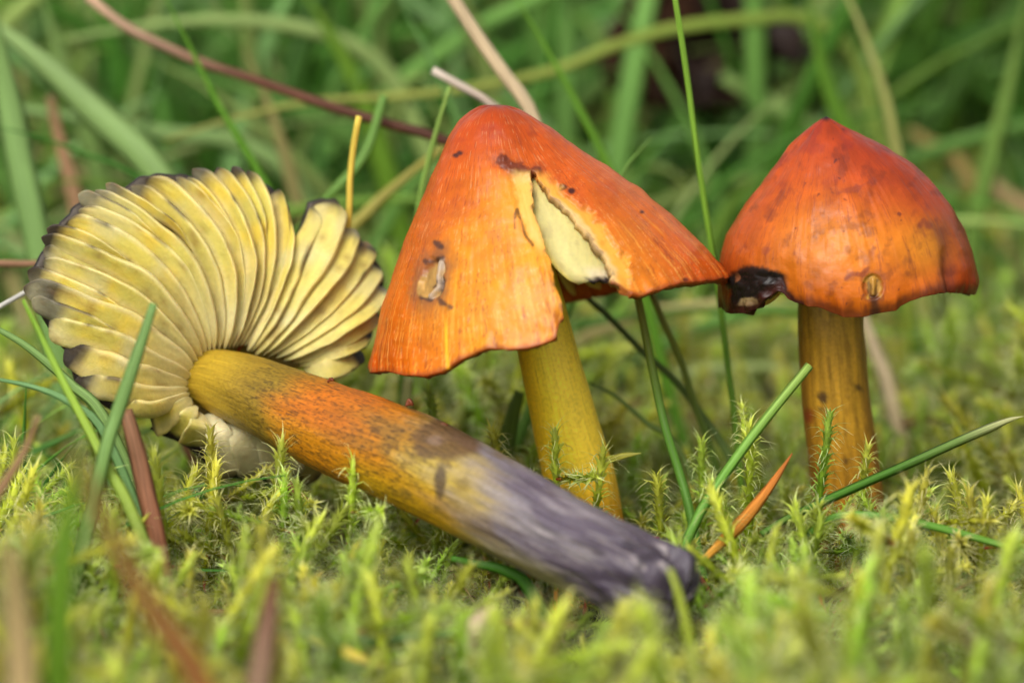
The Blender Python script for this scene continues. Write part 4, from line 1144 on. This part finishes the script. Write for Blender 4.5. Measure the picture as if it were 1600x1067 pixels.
# ------------------------------------------------------------------ grass behind: an uncountable mass
def grass_mass(spec, seed, name, label):
    r = np.random.default_rng(seed)
    V, F, C, U = [], [], [], []; off = 0
    for (n, xr, yr, hr, wr, bias, cols) in spec:
        for _ in range(n):
            x, y = r.uniform(*xr), r.uniform(*yr)
            h = r.uniform(*hr); w = r.uniform(*wr)
            az = r.normal(bias[0], bias[1]); sag = r.uniform(*bias[2])
            d = np.array([math.sin(az), max(0.55 * r.normal(0, 1), -0.15), 0])
            m = 14; s = np.linspace(0, 1, m)
            z0 = float(gz(x, y)) - 0.004
            path = np.stack([x + d[0] * h * sag * s ** 1.6, y + d[1] * h * sag * s ** 1.6, z0 + h * (s - 0.5 * sag * s ** 2.4)], -1)
            ww = w * taper(s, 0.35, 0.03, 0.6)
            v, uv, _ = ribbon_arrays(path, ww, np.array([r.uniform(-1.2, 1.2), r.uniform(-1.2, 1.2)]), 0.3, 0.0002, 0)
            c0 = lin(cols[r.integers(len(cols))]) * r.uniform(0.75, 1.25) * np.array([0.98, 1.08, 0.88])
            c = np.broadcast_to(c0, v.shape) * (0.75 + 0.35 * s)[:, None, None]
            V.append(v.reshape(-1, 3)); C.append(c.reshape(-1, 3)); U.append(uv.reshape(-1, 2))
            F.extend((grid_faces(m, 8, True) + off).tolist()); off += m * 8
    return link(name, mesh_from(name, np.vstack(V), F, np.vstack(C), np.vstack(U), [M_GRASS]), None, label, 'grass', None, 'stuff')
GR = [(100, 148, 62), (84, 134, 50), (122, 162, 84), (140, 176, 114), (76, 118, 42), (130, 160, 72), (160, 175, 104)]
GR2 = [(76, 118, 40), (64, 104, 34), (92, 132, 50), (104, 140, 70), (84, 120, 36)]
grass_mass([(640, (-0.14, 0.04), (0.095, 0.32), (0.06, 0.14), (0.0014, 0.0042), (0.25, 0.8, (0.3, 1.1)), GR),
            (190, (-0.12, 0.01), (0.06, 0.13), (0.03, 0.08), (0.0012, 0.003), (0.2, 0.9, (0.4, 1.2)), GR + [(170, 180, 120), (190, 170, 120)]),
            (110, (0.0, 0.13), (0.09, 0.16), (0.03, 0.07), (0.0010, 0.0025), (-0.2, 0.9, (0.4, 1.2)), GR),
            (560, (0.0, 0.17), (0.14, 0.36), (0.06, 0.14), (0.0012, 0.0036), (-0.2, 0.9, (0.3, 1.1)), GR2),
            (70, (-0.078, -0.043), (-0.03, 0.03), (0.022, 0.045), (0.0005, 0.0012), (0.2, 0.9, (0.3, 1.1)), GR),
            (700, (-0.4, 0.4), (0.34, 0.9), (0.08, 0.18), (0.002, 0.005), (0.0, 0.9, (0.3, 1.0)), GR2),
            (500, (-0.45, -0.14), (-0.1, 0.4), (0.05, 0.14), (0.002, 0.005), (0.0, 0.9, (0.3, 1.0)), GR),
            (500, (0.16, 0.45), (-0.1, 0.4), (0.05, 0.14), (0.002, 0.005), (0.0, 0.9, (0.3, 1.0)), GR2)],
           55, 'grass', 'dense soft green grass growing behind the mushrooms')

# ------------------------------------------------------------------ grass blades and litter one can pick out
G_ = (104, 150, 62)
GB = 'single grass blades behind the mushrooms'; GF = 'single grass blades among the moss'
B = [
 # name, points tip -> root, width px, colours tip -> root, label, category, group, options
 ('dry_twig', [(136, -6, .050), (200, 44, .048), (300, 92, .045), (400, 126, .042), (520, 168, .038), (600, 192, .036), (690, 218, .034), (780, 270, .034), (850, 400, .034), (872, 530, .034)], 19, [(190, 156, 126), (100, 62, 42), (80, 46, 30), (74, 40, 26), (70, 38, 26), (70, 38, 26)], 'long bent reddish-brown dry stem crossing behind the torn cap', 'dry stem', None, dict(stalk=True, tip=0.8, mat=M_DRY)),
 ('grass_leaf', [(-60, 0, .07), (60, 95, .066), (150, 180, .062), (235, 262, .058), (300, 380, .055)], 56, [(128, 168, 112), (116, 160, 98), (108, 152, 84)], 'wide grey-green grass blade slanting down behind the fallen gills', 'grass blade', GB, dict(twist=0.2, base=0.7)),
 ('grass_leaf', [(-20, -20, .05), (5, 120, .05), (30, 250, .048), (62, 400, .045)], 50, [(120, 164, 104), (112, 158, 96), (98, 148, 80)], 'broad upright green grass blade past the rim of the fallen cap', 'grass blade', GB, dict(base=0.75)),
 ('dry_grass_leaf', [(78, 150, .07), (92, 215, .07), (112, 290, .07), (130, 370, .07)], 32, [(170, 130, 96), (206, 160, 122), (196, 150, 110)], 'short pinkish-tan dry blade between two broad green blades', 'dry blade', None, dict(mat=M_DRY, base=0.6, tip=0.4)),
 ('grass_leaf', [(250, -20, .04), (300, 80, .04), (345, 170, .039), (410, 280, .038), (450, 380, .037)], 16, [(92, 150, 50), (86, 146, 46), (84, 140, 44)], 'narrow bright green blade crossing the brown dry stem', 'grass blade', GB, dict(base=0.6)),
 ('grass_leaf', [(255, 222, .062), (340, 192, .062), (480, 160, .066), (600, 152, .07), (720, 140, .074), (860, 112, .08), (960, 72, .085), (1060, 44, .09), (1180, 30, .095), (1262, 30, .10), (1330, 80, .10), (1380, 240, .10)], 24, [(150, 165, 100), (142, 164, 88), (124, 158, 74), (120, 156, 76), (116, 150, 76)], 'long pale green blade arching over behind both upright caps', 'grass blade', GB, dict(base=0.3, tip=0.2)),
 ('straw_stalk', [(690, -30, .03), (740, 48, .03), (785, 112, .03), (832, 182, .03), (856, 300, .03), (874, 520, .03)], 23, [(214, 190, 150), (222, 200, 162), (206, 180, 140)], 'straight cream straw stalk rising behind the torn cap', 'straw', None, dict(mat=M_DRY, stalk=True, tip=0.9)),
 ('dry_twig', [(676, 110, .028), (715, 132, .028), (760, 158, .028), (800, 200, .028), (832, 330, .028), (858, 500, .028)], 15, [(204, 190, 172), (160, 126, 100), (90, 56, 38), (70, 44, 30)], 'pale-tipped dry stem poking up beside the crown of the torn cap', 'dry stem', None, dict(mat=M_DRY, stalk=True, tip=0.85)),
 ('grass_leaf', [(795, -20, .045), (850, 70, .045), (900, 160, .045), (945, 250, .045), (985, 370, .044)], 20, [(100, 158, 56), (92, 150, 50), (84, 142, 46)], 'straight mid-green blade running down behind the slope of the torn cap', 'grass blade', GB, dict(base=0.5)),
 ('grass_stalk', [(1052, -20, .012), (1072, 110, .012), (1092, 260, .012), (1106, 350, .012), (1122, 450, .012), (1136, 560, .011), (1150, 672, .010)], 11, [(120, 176, 70), (112, 168, 62), (104, 158, 58), (110, 160, 60)], 'thin upright bright green stalk standing between the two upright caps', 'grass stalk', None, dict(stalk=True, tip=0.8)),
 ('grass_leaf', [(1020, 214, .022), (995, 240, .022), (972, 272, .022), (940, 340, .022)], 25, [(110, 160, 84), (104, 156, 78), (92, 146, 62)], 'short pointed blade tip showing over the slope of the torn cap', 'grass blade', GB, dict(base=0.1, tip=0.05)),
 ('yellow_needle', [(561, 182, .012), (553, 225, .012), (547, 280, .012), (545, 340, .012), (532, 460, .013)], 11, [(232, 204, 84), (228, 196, 84), (200, 166, 60)], 'thin yellow dry needle standing upright behind the fallen gills', 'needle', None, dict(mat=M_DRY, stalk=True, tip=0.9)),
 ('grass_leaf', [(702, 136, .02), (686, 190, .02), (670, 250, .02), (655, 320, .02), (640, 460, .02)], 13, [(128, 172, 92), (112, 160, 74), (100, 150, 62)], 'slim green blade hugging the steep side of the torn cap', 'grass blade', GB, dict(base=0.5, tip=0.5)),
 ('grass_leaf', [(1318, -20, .075), (1352, 60, .075), (1380, 140, .075), (1400, 230, .075)], 22, [(160, 178, 120), (150, 164, 100), (110, 130, 60)], 'pale bent blade rising behind the bell cap', 'grass blade', GB, dict(base=0.4, tip=0.3)),
 ('grass_leaf', [(1128, 120, .11), (1180, 150, .11), (1250, 190, .11), (1300, 260, .11)], 52, [(116, 156, 92), (120, 160, 98), (96, 138, 70)], 'broad pale green blade lying between the dark litter and the bell cap', 'grass blade', GB, dict(base=0.6, tip=0.4)),
 ('grass_leaf', [(700, 225, .045), (640, 272, .045), (575, 330, .043), (520, 400, .042)], 24, [(150, 160, 84), (156, 160, 84), (130, 144, 66)], 'straw-green blade slanting up behind the gap between fallen and torn caps', 'grass blade', GB, dict(base=0.6, tip=0.4)),
 ('grass_leaf', [(-20, 196, .04), (60, 214, .04), (130, 240, .04), (200, 268, .04), (260, 330, .04)], 13, [(60, 118, 46), (64, 120, 46), (72, 124, 46)], 'thin dark green blade crossing the two broad green blades', 'grass blade', GB, dict(base=0.6)),
 ('dry_twig', [(-20, 412, .02), (30, 412, .02), (90, 418, .02), (180, 470, .02)], 12, [(150, 112, 84), (140, 100, 70), (120, 80, 54)], 'thin brown dry stem poking out past the blackened fallen rim', 'dry stem', None, dict(mat=M_DRY, stalk=True, tip=0.9)),
 ('straw_stalk', [(48, 452, .004), (20, 468, .002), (-10, 486, -.001), (-60, 530, -.004)], 9, [(226, 222, 210), (220, 216, 204), (190, 186, 170)], 'thin white straw touching the black edge of the fallen cap', 'straw', None, dict(mat=M_DRY, stalk=True, tip=0.9)),
 ('grass_leaf', [(1606, -20, .10), (1580, 120, .10), (1550, 240, .10), (1525, 350, .10), (1515, 460, .10)], 34, [(110, 150, 80), (104, 148, 74), (90, 134, 60)], 'soft upright green blade out beyond the edge of the bell cap', 'grass blade', GB, dict(base=0.5)),
 ('dry_grass_leaf', [(1420, 205, .12), (1465, 232, .12), (1510, 272, .12)], 36, [(170, 150, 84), (180, 152, 92), (150, 130, 70)], 'tan dry blade lying in the grass behind the bell cap', 'dry blade', None, dict(mat=M_DRY, tip=0.4)),
 ('dry_grass_leaf', [(1545, 285, .12), (1590, 318, .12), (1640, 350, .12)], 42, [(186, 160, 112), (190, 160, 110), (160, 130, 80)], 'wide tan dry blade lying in the grass past the bell cap', 'dry blade', None, dict(mat=M_DRY, tip=0.5)),
 ('grass_leaf', [(60, -20, .09), (85, 60, .09), (110, 140, .09), (150, 260, .09)], 40, [(120, 160, 100), (110, 152, 88), (90, 136, 60)], 'soft green blade behind the wide grey-green blade', 'grass blade', GB, dict(base=0.6)),
 ('grass_leaf', [(470, -20, .09), (520, 60, .09), (560, 140, .09), (600, 260, .09)], 44, [(96, 142, 48), (92, 140, 46), (80, 124, 40)], 'broad yellowish green blade behind the middle of the brown dry stem', 'grass blade', GB, dict(base=0.6)),
 ('grass_leaf', [(100, 62, .085), (260, 36, .087), (400, 34, .09), (520, 58, .092), (600, 110, .094), (650, 200, .094)], 38, [(130, 168, 106), (136, 172, 112), (132, 168, 104), (104, 146, 70)], 'pale grass blade arching low behind the bent brown stem', 'grass blade', GB, dict(base=0.3, tip=0.2)),
 ('grass_leaf', [(-30, 160, .08), (120, 184, .08), (260, 208, .082), (380, 226, .084), (470, 300, .085)], 36, [(120, 164, 108), (120, 160, 104), (100, 146, 78)], 'flat grey-green blade lying across behind the fallen gills', 'grass blade', GB, dict(base=0.4, tip=0.3)),
 ('grass_leaf', [(615, -20, .06), (650, 50, .06), (700, 150, .06), (740, 280, .06)], 22, [(96, 148, 88), (92, 142, 80), (84, 132, 64)], 'bluish green blade behind the pale-tipped dry stem', 'grass blade', GB, dict(base=0.5)),
 ('grass_leaf', [(1260, -20, .085), (1275, 60, .085), (1300, 150, .085), (1345, 260, .085)], 40, [(86, 136, 48), (84, 134, 46), (74, 118, 40)], 'wide mid-green blade directly behind the point of the bell cap', 'grass blade', GB, dict(base=0.6)),
 ('grass_leaf', [(440, 380, .03), (520, 300, .03), (570, 240, .032), (600, 150, .034)], 18, [(100, 150, 76), (96, 146, 66), (90, 140, 60)][::-1], 'green blade leaning behind the notch in the fallen gills', 'grass blade', GB, dict(base=0.5, root=False)),
 # among the moss
 ('grass_stalk', [(996, 462, .004), (1008, 520, .002), (1022, 590, .0), (1040, 670, -.003), (1062, 740, -.005), (1078, 800, -.007)], 17, [(130, 140, 66), (92, 148, 62), (86, 144, 58), (92, 146, 60)], 'dark green stalk standing below the ragged edge of the torn cap', 'grass stalk', None, dict(stalk=True, tip=0.7)),
 ('grass_stalk', [(1016, 455, .012), (1040, 510, .012), (1066, 570, .013), (1088, 640, .013), (1110, 700, .013)], 13, [(120, 130, 66), (100, 140, 66), (104, 144, 70)], 'thinner stalk behind the dark green stalk', 'grass stalk', None, dict(stalk=True, tip=0.8)),
 ('grass_leaf', [(884, 436, .016), (920, 468, .016), (956, 500, .016), (1000, 545, .016), (1060, 600, .015), (1105, 660, .014), (1140, 715, .013)], 14, [(52, 62, 30), (76, 104, 48), (124, 164, 98), (128, 168, 100)], 'narrow blade running down from under the torn cap behind both stalks', 'grass blade', GF, dict(base=0.3, tip=0.6)),
 ('grass_leaf', [(920, 598, .012), (960, 618, .012), (1010, 660, .011), (1062, 705, .010)], 15, [(124, 160, 92), (116, 154, 84), (96, 136, 60)], 'pale green blade lying beside the yellow stem', 'grass blade', GF, dict(base=0.3, tip=0.3)),
 ('cut_grass_leaf', [(1266, 570, -.014), (1215, 632, -.016), (1165, 696, -.018), (1120, 760, -.020), (1080, 830, -.022)], 20, [(140, 182, 96), (104, 166, 72), (96, 158, 64), (100, 160, 62)], 'cut-off bright green grass blade slanting in front of the brown stem', 'grass blade', None, dict(tip=0.85, base=0.5, fold=0.6)),
 ('rolled_grass_leaf', [(1600, 650, -.012), (1570, 657, -.013), (1500, 686, -.015), (1420, 722, -.017), (1340, 757, -.019), (1240, 803, -.022), (1190, 832, -.024)], 21, [(196, 210, 170), (110, 150, 84), (74, 128, 52), (72, 128, 48), (78, 132, 48)], 'thick rolled green grass blade with a pale tip crossing the foot of the brown stem', 'grass blade', None, dict(tip=0.05, base=0.85, fold=0.9, twist=0.3, root=False)),
 ('grass_leaf', [(1640, 872, -.028), (1560, 850, -.028), (1480, 828, -.027), (1390, 808, -.026), (1310, 806, -.025), (1260, 835, -.025)], 14, [(104, 162, 66), (90, 150, 56), (84, 142, 50)], 'low curved green blade in the moss beneath the rolled blade', 'grass blade', GF, dict(base=0.5, tip=0.5, root=False)),
 ('orange_dry_leaf', [(1238, 708, -.016), (1205, 758, -.020), (1160, 815, -.024), (1098, 876, -.029)], 25, [(176, 104, 48), (202, 124, 50), (226, 150, 56), (238, 176, 70)], 'narrow curled orange dead leaf beside the grey end of the fallen stem', 'dead leaf', None, dict(mat=M_DRY, tip=0.1, base=0.35, fold=0.5, root=False, rootw=0.5)),
 ('grass_leaf', [(812, 612, .012), (802, 645, .012), (792, 690, .012), (786, 740, .011)], 34, [(96, 130, 62), (92, 126, 58), (80, 112, 44)], 'short broad blade in the shade under the torn cap', 'grass blade', GF, dict(base=0.6, tip=0.5)),
 ('grass_leaf', [(638, 590, .016), (636, 612, .016), (634, 650, .016)], 22, [(150, 166, 120), (140, 160, 104), (110, 130, 64)], 'pale blade stub below the torn cap rim behind the fallen stem', 'grass blade', GF, dict(base=0.8, tip=0.7)),
 ('grass_leaf', [(240, 474, -.030), (222, 530, -.031), (202, 590, -.032), (178, 660, -.033), (164, 706, -.034)], 24, [(112, 158, 98), (108, 154, 90), (112, 152, 80), (116, 150, 70)], 'upright green blade standing in front of the fallen gills', 'grass blade', GF, dict(base=0.75, tip=0.55)),
 ('grass_leaf', [(36, 468, -.026), (62, 520, -.027), (100, 600, -.029), (140, 675, -.031), (170, 735, -.033), (205, 800, -.035)], 24, [(120, 172, 62), (140, 184, 74), (136, 172, 78), (150, 160, 80), (140, 140, 70)], 'slanting yellow-green blade in front of the blackened gill tips', 'grass blade', GF, dict(base=0.4, tip=0.25)),
 ('dry_grass_leaf', [(196, 640, -.026), (212, 700, -.028), (228, 770, -.030), (246, 850, -.032)], 32, [(140, 100, 70), (154, 100, 70), (146, 90, 58), (196, 140, 60)], 'upright brown dry blade below the fallen gills', 'dry blade', None, dict(mat=M_DRY, base=0.8, tip=0.7)),
 ('dry_grass_leaf', [(112, 690, -.125), (140, 765, -.126), (185, 860, -.127), (240, 955, -.128), (320, 1080, -.129)], 46, [(116, 100, 44), (146, 96, 48), (146, 82, 40), (134, 70, 34)], 'broad rusty dry blade slanting through the moss below the fallen cap', 'dry blade', None, dict(mat=M_DRY, base=0.6, tip=0.4)),
 ('dry_grass_leaf', [(14, 850, -.118), (24, 930, -.118), (36, 1090, -.118)], 58, [(170, 150, 96), (196, 166, 120), (190, 160, 114)], 'wide pale tan blade standing low beside the rusty dry blade', 'dry blade', None, dict(mat=M_DRY, base=0.6, tip=0.5)),
 ('dry_grass_leaf', [(428, 900, -.088), (420, 960, -.09), (410, 1030, -.092), (400, 1100, -.093)], 44, [(104, 60, 36), (150, 120, 96), (196, 180, 160), (190, 174, 150)], 'pale grey dry stub standing under the fallen stem', 'dry blade', None, dict(mat=M_DRY, base=0.7, tip=0.4)),
 ('grass_leaf', [(122, 700, -.112), (108, 800, -.113), (96, 900, -.114), (88, 1090, -.115)], 54, [(92, 140, 40), (96, 146, 42), (88, 134, 40)], 'wide green blade behind the pale tan blade', 'grass blade', GF, dict(base=0.5, tip=0.3)),
 ('grass_leaf', [(-30, 500, -.012), (40, 540, -.013), (110, 600, -.014), (170, 668, -.016)], 24, [(116, 160, 100), (112, 156, 90), (104, 140, 70)], 'soft green blade running under the blackened gill tips', 'grass blade', GF, dict(base=0.5, tip=0.3)),
 ('grass_leaf', [(-20, 590, -.018), (50, 604, -.018), (110, 630, -.02), (170, 690, -.022)], 18, [(100, 150, 104), (100, 150, 96), (96, 140, 76)], 'thin bluish green blade below the fallen cap', 'grass blade', GF, dict(base=0.5, tip=0.3)),
 ('grass_leaf', [(740, 986, -.056), (660, 994, -.056), (560, 1000, -.056), (450, 990, -.056)], 18, [(74, 130, 66), (80, 140, 72), (84, 140, 70)], 'dark green blade lying flat in the moss below the fallen stem', 'grass blade', GF, dict(base=0.5, tip=0.4, root=False)),
 ('yellow_leaf', [(600, 1040, -.062), (560, 1028, -.061), (520, 1012, -.060), (480, 994, -.059)], 26, [(206, 184, 70), (214, 190, 72), (200, 176, 64)], 'small yellow dead leaf lying under the flat green blade', 'dead leaf', None, dict(mat=M_DRY, base=0.4, tip=0.1, root=False, rootw=0.2)),
 ('grass_leaf', [(1046, 888, -.062), (1058, 920, -.063), (1070, 965, -.064), (1082, 1030, -.065)], 28, [(150, 178, 70), (136, 166, 58), (130, 156, 54)], 'short yellow-green blade in front of the grey end of the fallen stem', 'grass blade', GF, dict(base=0.4, tip=0.3)),
 ('dry_leaf', [(775, 944, -.058), (745, 975, -.06), (715, 1030, -.062)], 36, [(206, 180, 150), (210, 180, 154), (180, 150, 120)], 'pinkish pale dry leaf in the moss below the middle of the fallen stem', 'dead leaf', None, dict(mat=M_DRY, base=0.4, tip=0.2, root=False, rootw=0.3)),
 ('dry_leaf', [(900, 975, -.055), (840, 978, -.055), (780, 972, -.055)], 20, [(120, 60, 36), (130, 66, 40), (110, 56, 34)], 'reddish brown dead leaf scrap lying under the greying stem', 'dead leaf', None, dict(mat=M_DRY, base=0.4, tip=0.2, root=False, rootw=0.3)),
 ('dry_leaf', [(442, 748, -.016), (462, 770, -.017), (488, 796, -.018)], 18, [(150, 84, 60), (160, 92, 66), (120, 64, 44)], 'small dry reddish scrap sticking out beneath the fallen cap', 'dead leaf', None, dict(mat=M_DRY, base=0.6, tip=0.5, root=False)),
 ('small_leaf', [(1002, 708, -.006), (975, 712, -.006), (945, 722, -.006)], 14, [(176, 186, 96), (170, 182, 84), (150, 164, 64)], 'small pale pointed leaf beside the foot of the yellow stem', 'leaf', None, dict(base=0.2, tip=0.05, root=False, rootw=0.4)),
 ('grass_leaf', [(705, 872, -.030), (740, 880, -.030), (790, 892, -.031), (830, 925, -.032)], 30, [(64, 124, 36), (60, 118, 34), (60, 110, 34)], 'dark green blade tucked in the shade beneath the fallen stem', 'grass blade', GF, dict(base=0.4, tip=0.3)),
 ('dry_grass_leaf', [(1346, 490, .055), (1362, 530, .055), (1378, 572, .055), (1388, 600, .055)], 26, [(206, 184, 150), (210, 188, 150), (160, 140, 90)], 'cream dry blade showing just behind the brown stem', 'dry blade', None, dict(mat=M_DRY, base=0.6, tip=0.6)),
 ('dry_grass_leaf', [(60, 650, -.05), (40, 700, -.05), (10, 750, -.052), (-20, 800, -.054)], 20, [(150, 120, 80), (150, 110, 76), (130, 90, 60)], 'thin brown dry blade leaning out beside the yellow-green blade', 'dry blade', None, dict(mat=M_DRY, base=0.6, tip=0.5)),
]
for i, (nm, pts, w, cols, lb, ct, gp, op) in enumerate(B):
    blade(nm, pts, w, cols, lb, ct, gp, seed=i, **op)

# dark dead leaves lying in the grass behind
def dead_leaf(px, py, y, L, W, rot, tilt, col, seed, label):
    r = np.random.default_rng(seed)
    m, n = 24, 17
    a, b = np.meshgrid(np.linspace(0, 1, m), np.linspace(-1, 1, n), indexing='ij')
    wid = W * np.sin(np.pi * np.clip(a, 0.02, 0.99)) ** 0.7 * (1 + 0.15 * (vn(a * 9, np.sign(b), 0, seed) - 0.5))
    x = (a - 0.5) * L; yv = b * wid * 0.5
    z = 0.35 * W * (np.abs(b) ** 1.5) * 0.5 + 0.012 * (fbm(a * 3, b * 2, 0, seed) - 0.5) + 0.15 * L * (a - 0.5) ** 2
    v = np.stack([x, yv, z], -1)
    from mathutils import Euler
    R = np.array(Euler((tilt, r.uniform(-.3, .3), rot)).to_matrix())
    c = np.zeros(v.shape) + lin(col)
    c = c * (0.45 + 1.1 * fbm(a * 7, b * 4, 0, seed + 2))[..., None]
    uv = np.stack([b * W * 50, a * L * 100], -1)
    me = mesh_from('dead_leaf', v.reshape(-1, 3) @ R.T, grid_faces(m, n), c, uv, [M_DRY])
    o = link('dead_leaf', me, None, label, 'dead leaf', 'dead leaves in the grass')
    o.location = P(px, py, y)
    so = o.modifiers.new('thickness', 'SOLIDIFY'); so.thickness = 0.0004
dead_leaf(1062, 80, 0.12, 0.030, 0.019, 0.6, 1.0, (62, 38, 22), 1, 'crumpled brown dead leaf crossed by the thin upright stalk')
dead_leaf(1150, 55, 0.12, 0.027, 0.018, 2.1, 0.9, (40, 26, 20), 2, 'dark blackish dead leaf curled above the broad pale blade')
dead_leaf(1110, 130, 0.115, 0.024, 0.016, 1.2, 0.7, (46, 30, 22), 3, 'dark brown dead leaf lying lowest in the litter behind the caps')
dead_leaf(1045, 105, 0.125, 0.016, 0.012, 0.2, 1.1, (150, 104, 52), 4, 'small ochre dead leaf scrap in the dark litter')

# brown crumbs of dead leaf and stalk caught in the moss
r = np.random.default_rng(77)
V, F, C, U = [], [], [], []; off = 0
LC_ = [(120, 74, 40), (150, 100, 60), (90, 56, 34), (176, 140, 92), (140, 64, 34), (196, 170, 124)]
for _ in range(420):
    x, y = r.uniform(-0.09, 0.09), r.uniform(-0.13, 0.12)
    z = float(gz(x, y)) + r.uniform(0.004, 0.013)
    if float(stem_clear(np.array([x]), np.array([y]))[0]) < z + 0.002: z = float(gz(x, y)) + 0.003
    L = r.uniform(0.002, 0.008); az, el = r.uniform(0, 6.28), r.normal(0, 0.35)
    d = np.array([math.cos(az) * math.cos(el), math.sin(az) * math.cos(el), math.sin(el)])
    t = np.linspace(-0.5, 0.5, 6)[:, None]
    path = np.array([x, y, z]) + d * t * L + np.array([0, 0, 1]) * (r.normal(0, 0.25) * L) * (t ** 2)
    v, uv, _s = ribbon_arrays(path, r.uniform(0.0003, 0.0011) * (1 - 1.4 * np.abs(t[:, 0]) ** 2), r.uniform(-1.5, 1.5), 0.3, 0.0001, 0)
    C.append(np.broadcast_to(lin(LC_[r.integers(len(LC_))]) * r.uniform(0.6, 1.2), v.shape).reshape(-1, 3))
    V.append(v.reshape(-1, 3)); U.append(uv.reshape(-1, 2)); F.extend((grid_faces(6, 8, True) + off).tolist()); off += 48
link('litter', mesh_from('litter', np.vstack(V), F, np.vstack(C), np.vstack(U), [M_DRY]), None, 'brown crumbs of dead leaf and stalk caught in the moss', 'litter', None, 'stuff')
